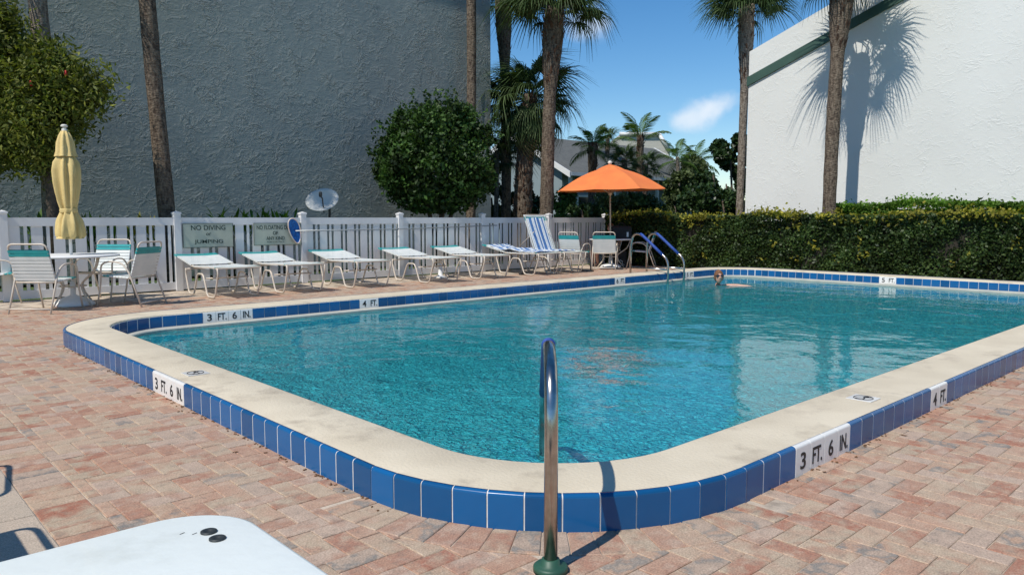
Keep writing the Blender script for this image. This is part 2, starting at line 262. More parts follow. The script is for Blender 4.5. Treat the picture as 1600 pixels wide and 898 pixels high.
# ------------------------------------------------------------------ mesh helpers
class MB:
    def __init__(s): s.v = []; s.f = []; s.sm = []
    def add(s, vs, fs, smooth=False):
        o = len(s.v); s.v += [tuple(v) for v in vs]; s.f += [tuple(i+o for i in f) for f in fs]; s.sm += [smooth]*len(fs); return s
    def box(s, c, d, rz=0, bev=0):
        x, y, z = d[0]/2, d[1]/2, d[2]/2; cs, sn = math.cos(rz), math.sin(rz)
        if bev:
            b = min(bev, x*.9, y*.9, z*.9)
            P = []
            for (zz, k) in ((-z, b), (-z+b, 0), (z-b, 0), (z, b)):
                X, Y = x-k, y-k; B = b if k == 0 else 0
                P.append([(-X+B, -Y, zz), (X-B, -Y, zz), (X, -Y+B, zz), (X, Y-B, zz), (X-B, Y, zz), (-X+B, Y, zz), (-X, Y-B, zz), (-X, -Y+B, zz)] if k == 0 else
                         [(-X, -Y, zz), (X, -Y, zz), (X, -Y, zz), (X, Y, zz), (X, Y, zz), (-X, Y, zz), (-X, Y, zz), (-X, -Y, zz)])
            q = []; fs = []
            # simple chamfered box: use 4 rings of 8 (degenerate corners at top and bottom welded below)
            for r in P: q += r
            for k in range(3):
                for i in range(8):
                    j = (i+1) % 8; fs.append((k*8+i, k*8+j, k*8+8+j, k*8+8+i))
            fs.append((24, 26, 28, 30)[:4]); fs.append((6, 4, 2, 0))
            fs[-2] = (24, 25, 27, 29)
            fs[-1] = (5, 3, 1, 0)
            vs = q
        else:
            vs = [(a*x, b*y, e*z) for e in (-1, 1) for (a, b) in ((-1, -1), (1, -1), (1, 1), (-1, 1))]
            fs = [(3, 2, 1, 0), (4, 5, 6, 7), (0, 1, 5, 4), (1, 2, 6, 5), (2, 3, 7, 6), (3, 0, 4, 7)]
        vs = [(c[0]+a*cs-b*sn, c[1]+a*sn+b*cs, c[2]+e) for a, b, e in vs]
        return s.add(vs, fs)
    def tube(s, pts, r, n=8, cap=True, closed=False, rr=None):
        pts = [Vector(p) for p in pts]; k = len(pts); vs = []; up = None
        for i, p in enumerate(pts):
            if closed: t = pts[(i+1) % k]-pts[i-1]
            else: t = pts[min(i+1, k-1)]-pts[max(i-1, 0)]
            t.normalize()
            if up is None:
                up = Vector((0, 0, 1)) if abs(t.z) < .9 else Vector((1, 0, 0))
            up = (up - t*up.dot(t)).normalized(); sd = t.cross(up); rad = rr[i] if rr else r
            for j in range(n):
                a = 2*PI*j/n; vs.append(p+up*math.cos(a)*rad+sd*math.sin(a)*rad)
        fs = []
        for i in range(k if closed else k-1):
            a, b = i*n, ((i+1) % k)*n
            for j in range(n): fs.append((a+j, a+(j+1) % n, b+(j+1) % n, b+j))
        if cap and not closed: fs.append(tuple(range(n-1, -1, -1))); fs.append(tuple(range((k-1)*n, k*n)))
        return s.add(vs, fs, True)
    def lathe(s, prof, n=24, c=(0, 0, 0), fold=None, cap=True):
        vs = []
        for i, (r, z) in enumerate(prof):
            for j in range(n):
                a = 2*PI*j/n; q = r*(1+(fold(a, i) if fold else 0)); vs.append((c[0]+q*math.cos(a), c[1]+q*math.sin(a), c[2]+z))
        fs = [(i*n+j, i*n+(j+1) % n, (i+1)*n+(j+1) % n, (i+1)*n+j) for i in range(len(prof)-1) for j in range(n)]
        if cap: fs.append(tuple(range((len(prof)-1)*n, len(prof)*n))); fs.append(tuple(range(n-1, -1, -1)))
        return s.add(vs, fs, True)
    def prism(s, poly, z0, z1):
        n = len(poly); vs = [(x, y, z0) for x, y in poly]+[(x, y, z1) for x, y in poly]
        return s.add(vs, [tuple(range(n-1, -1, -1)), tuple(range(n, 2*n))]+[(i, (i+1) % n, n+(i+1) % n, n+i) for i in range(n)])
    def mesh(s, name):
        me = bpy.data.meshes.new(name); me.from_pydata(s.v, [], s.f)
        me.polygons.foreach_set('use_smooth', s.sm); me.update(); return me
def obj(name, me, m=None, parent=None, loc=(0, 0, 0), rz=0, label=None, kind=None, keep=False):
    if isinstance(me, MB): me = me.mesh(name)
    o = bpy.data.objects.new(name, me); COL.objects.link(o); o.location = loc; o.rotation_euler = (0, 0, rz)
    if m is not None and not keep:
        me.materials.clear(); me.materials.append(M[m] if isinstance(m, str) else m)
    if parent: o.parent = parent
    if label: o['label'] = label
    if kind: o['kind'] = kind
    return o
def smooth_by_angle(o, ang=35):
    for p in o.data.polygons: p.use_smooth = True
    o.data.set_sharp_from_angle(angle=R(ang))
def thing(name, label, cat, loc=(0, 0, 0), rz=0, group=None):
    o = bpy.data.objects.new(name, None); o.empty_display_size = .2; COL.objects.link(o); o.location = loc; o.rotation_euler = (0, 0, rz)
    o['label'] = label; o['category'] = cat
    if group: o['group'] = group
    return o
def tag(o, label, cat, group=None):
    o['label'] = label; o['category'] = cat
    if group: o['group'] = group
    return o
def dup(root, loc, rz, label):
    r = root.copy(); COL.objects.link(r); r.location = loc; r.rotation_euler = (0, 0, rz); r['label'] = label
    def rec(src, dst):
        for ch in list(src.children):
            c = ch.copy(); COL.objects.link(c); c.parent = dst; rec(ch, c)
    rec(root, r); return r
def npmesh(name, verts, faces, smooth=False):
    nv, nf = len(verts), len(faces); k = faces.shape[1]
    me = bpy.data.meshes.new(name); me.vertices.add(nv); me.vertices.foreach_set('co', np.asarray(verts, dtype=np.float32).ravel())
    me.loops.add(nf*k); me.loops.foreach_set('vertex_index', faces.astype(np.int32).ravel())
    me.polygons.add(nf); me.polygons.foreach_set('loop_start', np.arange(0, nf*k, k, dtype=np.int32)); me.polygons.foreach_set('loop_total', np.full(nf, k, dtype=np.int32))
    me.update(calc_edges=True); me.validate(); return me
def text(name, s, w, h, m, parent, o, xd, up, bold=.02):
    cu = bpy.data.curves.new(name, 'FONT'); cu.body = s; cu.align_x = 'CENTER'; cu.offset = bold; cu.extrude = .008; cu.space_line = .9
    t = bpy.data.objects.new(name, cu); COL.objects.link(t); dg = bpy.context.evaluated_depsgraph_get()
    me = bpy.data.meshes.new_from_object(t.evaluated_get(dg)); bpy.data.objects.remove(t); bpy.data.curves.remove(cu)
    co_ = np.empty(len(me.vertices)*3, np.float32); me.vertices.foreach_get('co', co_); co_ = co_.reshape(-1, 3)
    mn, mx = co_.min(0), co_.max(0); co_[:, 0] = (co_[:, 0]-(mn[0]+mx[0])/2)*w/(mx[0]-mn[0]); co_[:, 1] = (co_[:, 1]-(mn[1]+mx[1])/2)*h/(mx[1]-mn[1]); co_[:, 2] *= .15
    xd, up = Vector(xd), Vector(up); nn = xd.cross(up)
    B = np.array([xd, up, nn]); me.vertices.foreach_set('co', (co_@B+np.array(o)).astype(np.float32).ravel()); me.update()
    return obj(name, me, m, parent)
def arcpts(c, r, a0, a1, n, ax, ay):
    c, ax, ay = Vector(c), Vector(ax), Vector(ay)
    return [c+ax*math.cos(a0+(a1-a0)*i/n)*r+ay*math.sin(a0+(a1-a0)*i/n)*r for i in range(n+1)]
def fillet(pts, r, n=5):
    pts = [Vector(p) for p in pts]; out = [pts[0]]
    for i in range(1, len(pts)-1):
        a, b, c = pts[i-1], pts[i], pts[i+1]; d1 = (a-b); d2 = (c-b); q = min(r, d1.length*.48, d2.length*.48)
        p1 = b+d1.normalized()*q; p2 = b+d2.normalized()*q
        for k in range(n+1):
            t = k/n; out.append(p1*(1-t)**2+b*2*t*(1-t)+p2*t*t)
    out.append(pts[-1]); return out

# ------------------------------------------------------------------ pool outline
U0, U1, V0, V1 = 1.76, 15.35, 1.67, 9.41
class RR:      # rounded rectangle walked clockwise from the lower left: up the left side first
    def __init__(s, u0, u1, v0, v1, r):
        s.segs = []; L = [((u0, v0+r), (u0, v1-r)), ('a', (u0+r, v1-r), PI), ((u0+r, v1), (u1-r, v1)), ('a', (u1-r, v1-r), PI/2), ((u1, v1-r), (u1, v0+r)), ('a', (u1-r, v0+r), 0), ((u1-r, v0), (u0+r, v0)), ('a', (u0+r, v0+r), -PI/2)]
        s.r = r; s.tot = 0
        for e in L:
            ln = r*PI/2 if e[0] == 'a' else math.dist(*e)
            s.segs.append((s.tot, ln, e)); s.tot += ln
    def p(s, t):
        t %= s.tot
        for st, ln, e in s.segs:
            if t <= st+ln+1e-9:
                q = (t-st)/ln
                if e[0] == 'a':
                    a = e[2]-q*PI/2; return (e[1][0]+s.r*math.cos(a), e[1][1]+s.r*math.sin(a)), a-PI/2
                (x0, y0), (x1, y1) = e; return (x0+(x1-x0)*q, y0+(y1-y0)*q), math.atan2(y1-y0, x1-x0)
    def loop(s, k=14):
        out = []
        for st, ln, e in s.segs:
            n = k if e[0] == 'a' else 1
            for i in range(n): out.append(s.p(st+ln*i/n+1e-6)[0])
        return out
    def find(s, x, y):
        return min((math.dist(s.p(s.tot*i/4000)[0], (x, y)), s.tot*i/4000) for i in range(4000))[1]
def inset(d, dr=None): return RR(U0+d, U1-d, V0+d, V1-d, 1.2-d)
def ringmesh(loops):
    mb = MB(); n = len(loops[0])
    vs = [p for l in loops for p in l]; fs = [(k*n+i, k*n+(i+1) % n, (k+1)*n+(i+1) % n, (k+1)*n+i) for k in range(len(loops)-1) for i in range(n)]
    mb.add(vs, fs, False); return mb
def lp(d, z): return [(x, y, z) for x, y in inset(d).loop()]

pool = bpy.data.objects.new('pool', None); COL.objects.link(pool); pool['kind'] = 'structure'; pool['label'] = 'raised rim pool with blue tiles and cream coping'
IN = .42     # coping width
cp = obj('coping', ringmesh([lp(.012, .0), lp(.012, .140), lp(.018, .147), lp(.024, .149), lp(IN-.02, .149), lp(IN-.006, .144), lp(IN, .134), lp(IN, .0)]), 'coping', pool); smooth_by_angle(cp, 60)
obj('outer_grout', ringmesh([lp(.0008, -.03), lp(.0008, .134), lp(.003, .142), lp(.008, .148), lp(.02, .1505)]), 'grout', pool)
obj('inner_grout', ringmesh([lp(IN-.001, .130), lp(IN+.0056, .130), lp(IN+.0056, -.01)]), 'grout', pool)
LED = .15
obj('waterline_ledge', ringmesh([lp(IN, .004), lp(IN+LED-.01, .004), lp(IN+LED, -.006), lp(IN+LED, -.08)]), 'ledge', pool)
# shell
def floorz(x): return -1.05-.065*(x-2)
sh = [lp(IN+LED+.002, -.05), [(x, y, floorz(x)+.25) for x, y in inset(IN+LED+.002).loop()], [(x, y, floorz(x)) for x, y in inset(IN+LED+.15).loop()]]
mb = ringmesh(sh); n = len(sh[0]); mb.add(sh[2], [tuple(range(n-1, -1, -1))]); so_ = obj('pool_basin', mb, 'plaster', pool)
# water
mb = MB(); w = lp(IN+LED-.004, -.032); mb.add(w, [tuple(range(len(w)-1, -1, -1))])
wt = obj('water', mb, 'water', kind='structure'); wt['label'] = 'rippled turquoise pool water'

# curved entry steps in the near corner, blue tile along each nosing
cx_, cy_ = U0+IN+LED, V0+IN+LED
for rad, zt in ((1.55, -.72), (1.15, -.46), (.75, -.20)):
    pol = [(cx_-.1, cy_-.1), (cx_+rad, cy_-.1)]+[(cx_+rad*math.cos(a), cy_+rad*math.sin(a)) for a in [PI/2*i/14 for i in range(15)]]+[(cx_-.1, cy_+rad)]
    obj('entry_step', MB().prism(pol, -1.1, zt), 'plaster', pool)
    bd = MB(); arc = [PI/2*i/14 for i in range(15)]
    bd.add([(cx_+(rad+q)*math.cos(a), cy_+(rad+q)*math.sin(a), z) for q, z in ((.004, zt-.13), (.004, zt+.004), (-.13, zt+.004)) for a in arc], [(k*15+i, k*15+i+1, k*15+16+i, k*15+15+i) for k in (0, 1) for i in range(14)])
    obj('step_nosing', bd, 'tile', pool)
# tiles
def tilemesh(outer, white=False):
    mb = MB(); w = .1455/2
    if outer: prof = [(0, -.03), (0, .135), (.0015, .1425), (.006, .148), (.014, .1515), (.024, .1525), (.024, .14)]   # (depth into the wall, z)
    else: prof = [(0, 0.006), (0, .125), (.002, .129), (.008, .1295)]
    n = len(prof); vs = [(-w, d, z) for d, z in prof]+[(w, d, z) for d, z in prof]; vs = vs+vs
    fs = [(i, n+i, n+i+1, i+1) for i in range(n-1)]+[tuple(range(2*n, 3*n)), tuple(range(4*n-1, 3*n-1, -1))]
    mb.add(vs, fs); me = mb.mesh('trim_tile'); me.materials.append(M['white_tile' if white else 'tile'])
    for p in me.polygons[:n-1]: p.use_smooth = True
    return me
TM = {(o, w): tilemesh(o, w) for o in (0, 1) for w in (0, 1)}
P1 = .1525
def run_tiles(path, outer, marks, visible):
    n = round(path.tot/P1); st = path.tot/n; hidden = MB(); spots = []
    off = 0
    if marks:
        off = path.find(*marks[0][0])/st % 1
    mi = {}
    for (xy, k, words) in marks:
        i0 = round(path.find(*xy)/st-off)
        for j in range(k): mi[(i0+j) % n] = (words, j, k, i0)
    for i in range(n):
        (x, y), a = path.p((i+off+.5)*st)
        # outward on the left hand of travel
        rz = a if outer else a
        if outer: rot = a+PI        # local +y (depth) points right of travel = into rim
        else: rot = a
        x0, y0 = x, y
        if not outer:
            # tile faces the pool (right of travel); depth goes left
            rot = a
        wh = i in mi
        if visible(x, y):
            o = obj('white_trim_tile' if wh else 'trim_tile', TM[(outer, int(wh))], None, pool, (x0+random.uniform(-.0002, .0002), y0+random.uniform(-.0002, .0002), 0), rot+random.uniform(-.0025, .0025))
            if wh: o['label'] = 'white tile of a depth marker'
            if wh and mi[i][1] == 0: spots.append((mi[i][0], mi[i][2], i))
        else:
            me = TM[(outer, int(wh))]; c, s_ = math.cos(rot), math.sin(rot)
            vs = [(x0+v.co.x*c-v.co.y*s_, y0+v.co.x*s_+v.co.y*c, v.co.z) for v in me.vertices]; hidden.add(vs, [tuple(p.vertices) for p in me.polygons])
    if hidden.v: obj('trim_tile', hidden, 'tile', pool, kind='stuff')
    for words, k, i in spots:
        m_ = len(words); sgn = 1
        for j, wd in enumerate(words):
            if not wd: continue
            (x, y), a = path.p((i+off+(j+.5)*k/m_)*st); t = Vector((math.cos(a), math.sin(a), 0))
            if outer: xd = -t; nn = Vector((-t.y, t.x, 0))
            else: xd = t; nn = Vector((t.y, -t.x, 0))
            pos = Vector((x, y, .068))+nn*.0004
            wdt = {'3': .055, '6': .055, '4': .06, '5': .055, 'FT.': .105, 'IN.': .095}[wd]
            text('depth_lettering', wd, wdt, .085, 'ink', pool, pos, xd, (0, 0, 1), .018)
outerp = inset(0); innerp = inset(IN+.010)
# words are listed in travel order; on the outer face reading order runs against travel
run_tiles(outerp, 1, [((U0, 5.10), 4, ['IN.', '6', 'FT.', '3']), ((5.53, V0), 2, ['FT.', '4']), ((3.96, V0), 4, ['IN.', '6', 'FT.', '3']), ((10.4, V0), 2, ['FT.', '5'])],
          lambda x, y: y < 1.7 or (x < 3.0 and y < 9.2))
run_tiles(innerp, 0, [((3.36, 8.99), 4, ['3', 'FT.', '6', 'IN.']), ((5.45, 8.99), 2, ['4', 'FT.']), ((11.0, 8.99), 2, ['6', 'FT.']), ((13.2, 8.99), 2, ['5', 'FT.']), ((14.93, 5.68), 2, ['5', 'FT.'])],
          lambda x, y: y > 8.0 or x > 14.3)
for (x, y, rz) in ((1.95, 5.40, PI/2), (4.66, 1.86, 0)):
    s_ = obj('no_diving_tile', MB().box((0, 0, .1525), (.15, .15, .004)), 'white_tile', pool, (x, y, 0), rz)
    mb = MB(); mb.tube([Vector((.055*math.cos(i*PI/12), .055*math.sin(i*PI/12), .156)) for i in range(24)], .0024, 4, closed=True)
    mb.tube([(-.04, .04, .1555), (.04, -.04, .1555)], .0022, 4); mb.tube([(-.05, -.014, .1555), (-.01, -.012, .1555), (.02, .006, .1555), (.04, -.018, .1555)], .0034, 4)
    obj('no_diving_symbol', mb, 'ink', s_)

# ------------------------------------------------------------------ ground, deck and pavers
def rectloop(path, u0, u1, v0, v1, z):
    out = []
    cx, cy = (U0+U1)/2, (V0+V1)/2
    for x, y in path.loop():
        dx, dy = (x-cx)/((U1-U0)/2), (y-cy)/((V1-V0)/2); q = max(abs(dx), abs(dy)); dx /= q; dy /= q
        out.append((u0+(dx+1)/2*(u1-u0), v0+(dy+1)/2*(v1-v0), z))
    return out
deck = obj('pool_deck', ringmesh([lp(.006, -.0052), rectloop(outerp, -5, 15.9, -6, 13.45, -.0052)]), 'sand', kind='structure')
lawn = obj('lawn', ringmesh([rectloop(outerp, -5, 15.9, -6, 13.45, -.008), rectloop(outerp, -5.01, 15.91, -6.01, 13.46, -.05), rectloop(outerp, -400, 400, -400, 400, -.05)]), 'grass', kind='structure')
LW, G = .100, .004
def clip(poly, nx, ny, d):     # keep n.p >= d
    out = []
    for i in range(len(poly)):
        a, b = poly[i], poly[(i+1) % len(poly)]; da, db = nx*a[0]+ny*a[1]-d, nx*b[0]+ny*b[1]-d
        if da >= 0: out.append(a)
        if da*db < 0:
            t = da/(da-db); out.append((a[0]+(b[0]-a[0])*t, a[1]+(b[1]-a[1])*t))
    return out
def shrink(poly, g):
    for i in range(len(poly)):
        pass
    n = len(poly); res = list(poly)
    for i in range(n):
        a, b = poly[i], poly[(i+1) % n]; dx, dy = b[0]-a[0], b[1]-a[1]; l = math.hypot(dx, dy)
        if l < 1e-6: continue
        nx, ny = -dy/l, dx/l; res = clip(res, nx, ny, nx*a[0]+ny*a[1]+g)
        if len(res) < 3: return None
    return res
def paver(poly, dz=0, tx=0, ty=0):
    top = shrink(poly, .0035); n = len(poly)
    if not top or len(top) != n: top = None
    cx = sum(p[0] for p in poly)/n; cy = sum(p[1] for p in poly)/n
    zz = lambda p, z: z+dz+(p[0]-cx)*tx+(p[1]-cy)*ty
    if top is None: 
        return [(x, y, zz((x, y), 0)) for x, y in poly]+[(x, y, -.02) for x, y in poly], [tuple(range(n))]+[(n+i, n+(i+1) % n, (i+1) % n, i) for i in range(n)]
    vs = [(x, y, zz((x, y), 0)) for x, y in top]+[(x, y, zz((x, y), -.003)) for x, y in poly]+[(x, y, -.02) for x, y in poly]
    return vs, [tuple(range(n))]+[(k*n+n+i, k*n+n+(i+1) % n, k*n+(i+1) % n, k*n+i) for k in (0, 1) for i in range(n)]
CC = (U0+1.2, V0+1.2); RS = 1.2+.205
def outside_rim(x, y, m=0):
    qx = max(U0+1.2-x, x-(U1-1.2), 0); qy = max(V0+1.2-y, y-(V1-1.2), 0)
    return math.hypot(qx, qy) > 1.2-m if (qx or qy) else False
bricks = []      # (poly, full?, horizontal?)
fu0, fu1, fv0, fv1 = .84, 15.9, -3.2, 13.44
for i in range(-120, 200):
    for j in range(-80, 120):
        for hv in (0, 1):
            x = (i+4*j+(2 if hv else 0))*LW; y = -i*LW+(0 if not hv else 0)
            w, h = (2, 1) if not hv else (1, 2)
            x1, y1 = x+w*LW, y+h*LW
            if x1 < fu0 or x > fu1 or y1 < fv0 or y > fv1: continue
            cx, cy = (x+x1)/2, (y+y1)/2
            if cx > 9 and cy < 1.5 and cy < .22*cx-2.2: continue
            poly = [(x+G/2, y+G/2), (x1-G/2, y+G/2), (x1-G/2, y1-G/2), (x+G/2, y1-G/2)]; full = True
            if x < fu0 or x1 > fu1 or y1 > fv1:
                poly = clip(poly, 1, 0, fu0+G); poly = clip(poly, -1, 0, -fu1); poly = clip(poly, 0, -1, -fv1); full = False
                if len(poly) < 3: continue
            ins = not any(outside_rim(px, py, .01) for px, py in poly)
            if ins and U0 < cx < U1 and V0 < cy < V1: continue
            # soldier course round the near corner
            if cx < CC[0]+.05 and cy < CC[1]+.05:
                dx, dy = cx-CC[0], cy-CC[1]; dd = math.hypot(dx, dy)
                if dd < RS+.15:
                    dx /= dd; dy /= dd; q = clip(poly, dx, dy, dx*CC[0]+dy*CC[1]+RS+.003)
                    if len(q) < 3: continue
                    full = full and q == poly; poly = q
            a = abs(sum(poly[k][0]*poly[(k+1) % len(poly)][1]-poly[(k+1) % len(poly)][0]*poly[k][1] for k in range(len(poly))))/2
            if a < .0012: continue
            bricks.append((poly, full, hv, cx, cy, 'brick'))
ns = 19
for k in range(ns):      # soldiers
    a0 = PI+PI/2*k/ns; a1 = PI+PI/2*(k+1)/ns; g = .0018; r0 = 1.2-.02
    poly = [(CC[0]+r*math.cos(a), CC[1]+r*math.sin(a)) for r, a in ((r0, a0+g/1.2), (RS, a0+g/RS), (RS, a1-g/RS), (r0, a1-g/1.2))]
    bricks.append((poly, False, 0, sum(p[0] for p in poly)/4, sum(p[1] for p in poly)/4, 'brick'))
# straight header course that closes the field on the left
y = -3.2
while y < 13.4:
    bricks.append(([(.632, y+G/2), (.838, y+G/2), (.838, y+LW-G/2), (.632, y+LW-G/2)], True, 2, .735, y+LW/2, 'brick')); y += LW
# buff pavers beyond it
row = 0; x = .628
while x > -3.2:
    wd = (.20, .15, .20)[row % 3]; y = -3+random.random()*.3
    while y < 13.4:
        ln = random.choice((.2, .3, .3)); bricks.append(([(x-wd+G, y+G/2), (x, y+G/2), (x, y+ln-G/2), (x-wd+G, y+ln-G/2)], False, 0, x-wd/2, y+ln/2, 'buff')); y += ln
    x -= wd; row += 1
sA, cA = math.sin(A), math.cos(A)
def inview(x, y, m=25):
    X = x*sA-y*cA; Y = x*cA+y*sA
    if Y < .8: return False
    p = math.atan(109/1180); c = Y*math.cos(p)+EYE*math.sin(p); v = Y*math.sin(p)-EYE*math.cos(p)
    px = 800+1180*X/c; py = 449-1180*v/c
    return -m < px < 1600+m and py < 898+m
vis = sorted([b for b in bricks if inview(b[3], b[4])], key=lambda b: b[3]**2+b[4]**2)[:298]
ids = set(id(b) for b in vis); shared = {}
for b in vis:
    poly, full, hv, cx, cy, m_ = b
    dz = random.uniform(-.0015, .0015); key = hv if full else None
    if full and key in shared: me = shared[key]; ox, oy = (poly[0][0]+poly[2][0])/2, (poly[0][1]+poly[2][1])/2
    else:
        ox, oy = (poly[0][0]+poly[2][0])/2, (poly[0][1]+poly[2][1])/2
        vs, fs = paver([(px-ox, py-oy) for px, py in poly]); me = MB().add(vs, fs).mesh('paver'); me.materials.append(M[m_])
        if full: shared[key] = me
    o = obj('paver', me, None, deck, (ox, oy, dz)); o.rotation_euler = (random.gauss(0, .006), random.gauss(0, .006), random.gauss(0, .006) if full else 0)
for m_ in ('brick', 'buff'):
    mb = MB()
    for b in bricks:
        if id(b) in ids or b[5] != m_: continue
        vs, fs = paver(b[0], random.uniform(-.0015, .0015), random.gauss(0, .006), random.gauss(0, .006)); mb.add(vs, fs)
    obj('paver', mb, m_, deck, kind='stuff')
# dead leaves along the foot of the rim
def leafbit(x, y, s, label):
    mb = MB(); a = random.random()*6; q = [(-1, 0, .25), (-.35, .45, .05), (.4, .4, .1), (1, 0, .35), (.35, -.4, .05), (-.4, -.45, .12), (0, 0, 0.0)]
    mb.add([(x_*s, y_*s, z_*s*.8+.002) for x_, y_, z_ in q], [(6, 0, 5), (6, 5, 4), (6, 4, 3), (6, 3, 2), (6, 2, 1), (6, 1, 0)])
    tag(obj('fallen_leaf', mb, 'dead', None, (x, y, 0), a), label, 'leaf', 'dead leaves at the foot of the pool rim')
for (x, y, s, lb) in ((4.55, 1.58, .022, 'brown dead leaf between the right 3 FT. 6 IN. and 4 FT. markers'), (3.95, 1.6, .016, 'brown dead leaf below the right end of the right 3 FT. 6 IN. marker'),
                      (3.6, 1.61, .013, 'small dead leaf below the middle of the right 3 FT. 6 IN. marker'), (5.4, 1.6, .018, 'brown dead leaf below the right 4 FT. marker'),
                      (1.66, 5.72, .018, 'reddish dead leaf below the left end of the left 3 FT. 6 IN. marker'), (1.68, 4.98, .015, 'dead leaf just right of the left 3 FT. 6 IN. marker'),
                      (1.6, 3.9, .018, 'curled brown leaf on the pavers halfway along the left outer rim'), (8.0, 1.58, .02, 'dead leaf at the far right foot of the near rim')):
    leafbit(x, y, s, lb)
lit = MB()
for k in range(260):
    if random.random() < .6: t = random.uniform(2.6, 8.3); x, y = U0-abs(random.gauss(.0, .018))-.004, t
    else: t = random.uniform(2.9, 9); x, y = t, V0-abs(random.gauss(0, .016))-.004
    lit.box((x, y, .003), (random.uniform(.004, .02), random.uniform(.003, .01), .004), random.random()*3)
obj('leaf_litter', lit, 'dead', kind='stuff')['label'] = 'fine dry debris in the joint below the rim'

# ------------------------------------------------------------------ fence
fence = thing('picket_fence', 'long white vinyl picket fence along the deck behind the loungers', 'fence', (0, 13.4, 0))
FP = [-2.6, -.2, 2.12, 4.62, 6.96, 9.2, 11.5, 13.72, 15.9]
def shared_box(name, d, m, bev=0):
    me = MB().box((0, 0, 0), d, 0, bev).mesh(name); me.materials.append(M[m]); return me
mpost = MB().box((0, 0, .66), (.11, .11, 1.32)).box((0, 0, 1.325), (.13, .13, .03)).add([(-.06, -.06, 1.34), (.06, -.06, 1.34), (.06, .06, 1.34), (-.06, .06, 1.34), (0, 0, 1.365)], [(0, 1, 4), (1, 2, 4), (2, 3, 4), (3, 0, 4)]).mesh('fence_post'); mpost.materials.append(M['vinyl'])
mw = shared_box('wide_picket', (.155, .022, .99), 'vinyl'); mn_ = shared_box('narrow_picket', (.045, .022, .99), 'vinyl')
for i, u in enumerate(FP):
    obj('fence_post', mpost, None, fence, (u, 0, 0))
    if i+1 < len(FP):
        L_ = FP[i+1]-u-.11; c = (u+FP[i+1])/2
        obj('top_rail', MB().box((c, 0, 1.185), (L_, .05, .13)), 'vinyl', fence); obj('bottom_rail', MB().box((c, 0, .085), (L_, .05, .13)), 'vinyl', fence)
        n = round(L_/.30); st = L_/n
        for k in range(n):
            x = u+.055+k*st
            obj('wide_picket', mw, None, fence, (x+.5*(.155*st/.3)+.0, 0, .645)); obj('narrow_picket', mn_, None, fence, (x+st*(.155+.05+.0225)/.30, 0, .645))
# signs on the fence
def sign(name, label, u0, u1, z0, z1, lines):
    t = thing(name, label, 'sign', ((u0+u1)/2, 13.355, (z0+z1)/2)); w, h = u1-u0, z1-z0
    obj('panel', MB().box((0, 0, 0), (w, .012, h)), 'sign', t)
    mb = MB(); 
    for (a, b) in ((-1, -1), (1, -1), (1, 1), (-1, 1)): mb.lathe([(.008, 0), (.006, .003)], 8, (0, 0, 0))
    e = MB(); e.box((0, -.008, h/2-.004), (w, .006, .006)).box((0, -.008, -h/2+.004), (w, .006, .006)).box((-w/2+.004, -.0075, 0), (.006, .006, h-.016)).box((w/2-.004, -.0075, 0), (.006, .006, h-.016))
    obj('edge_trim', e, 'dkmetal', t)
    for s, x, z, tw, th, bo in lines: text('sign_lettering', s, tw, th, 'inkgreen', t, (x, -.0075, z), (1, 0, 0), (0, 0, 1), bo)
sign('warning_sign', 'grey-green fence sign reading NO DIVING or JUMPING', 4.70, 5.58, .73, 1.15, [('NO DIVING', .0, .135, .60, .085, .008), ('or', 0, .02, .09, .045, .01), ('JUMPING', .0, -.115, .50, .085, .008)])
sign('rules_sign', 'grey-green fence sign reading NO FLOATING DEVICES OF ANY KIND, half behind a net', 5.96, 6.90, .74, 1.15, [('NO FLOATING DEVICES', -.0, .125, .82, .078, .008), ('OF', -.05, .02, .10, .065, .02), ('ANY KIND', -.05, -.075, .36, .065, .008), ('Except as per Rule of', -.05, -.145, .34, .022, .005)])
# net and pole
net = thing('pool_net', 'blue skimmer net on a long grey pole hung along the fence', 'pool net', (6.74, 13.28, 1.0))
rim_ = [Vector((.115*math.cos(a)*(1+.22*math.sin(a))-.055*math.sin(a), -.01*math.sin(a), .235*math.sin(a))) for a in [2*PI*i/26 for i in range(26)]]
obj('rim', MB().tube(rim_, .011, 8, closed=True), 'netrim', net)
mb = MB(); vs = [Vector((0, .02, 0))]+[p*.95 for p in rim_]; inn = [p*.55+Vector((0, .035, 0)) for p in rim_]
mb.add([Vector((0, .045, 0))]+inn+[p*.97 for p in rim_], [(0, 1+i, 1+(i+1) % 26) for i in range(26)]+[(1+i, 27+i, 27+(i+1) % 26, 1+(i+1) % 26) for i in range(26)], True); obj('mesh_bag', mb, 'netblue', net)
obj('pole', MB().tube([(.0, -.02, .0), (2.5, -.02, .015), (5.1, -.02, .07)], .011, 8), 'alu', net)
obj('hanger', MB().tube([(2.3, .1, .0), (2.3, -.05, -.005), (2.3, -.06, .03)], .006, 6), 'dkmetal', net)

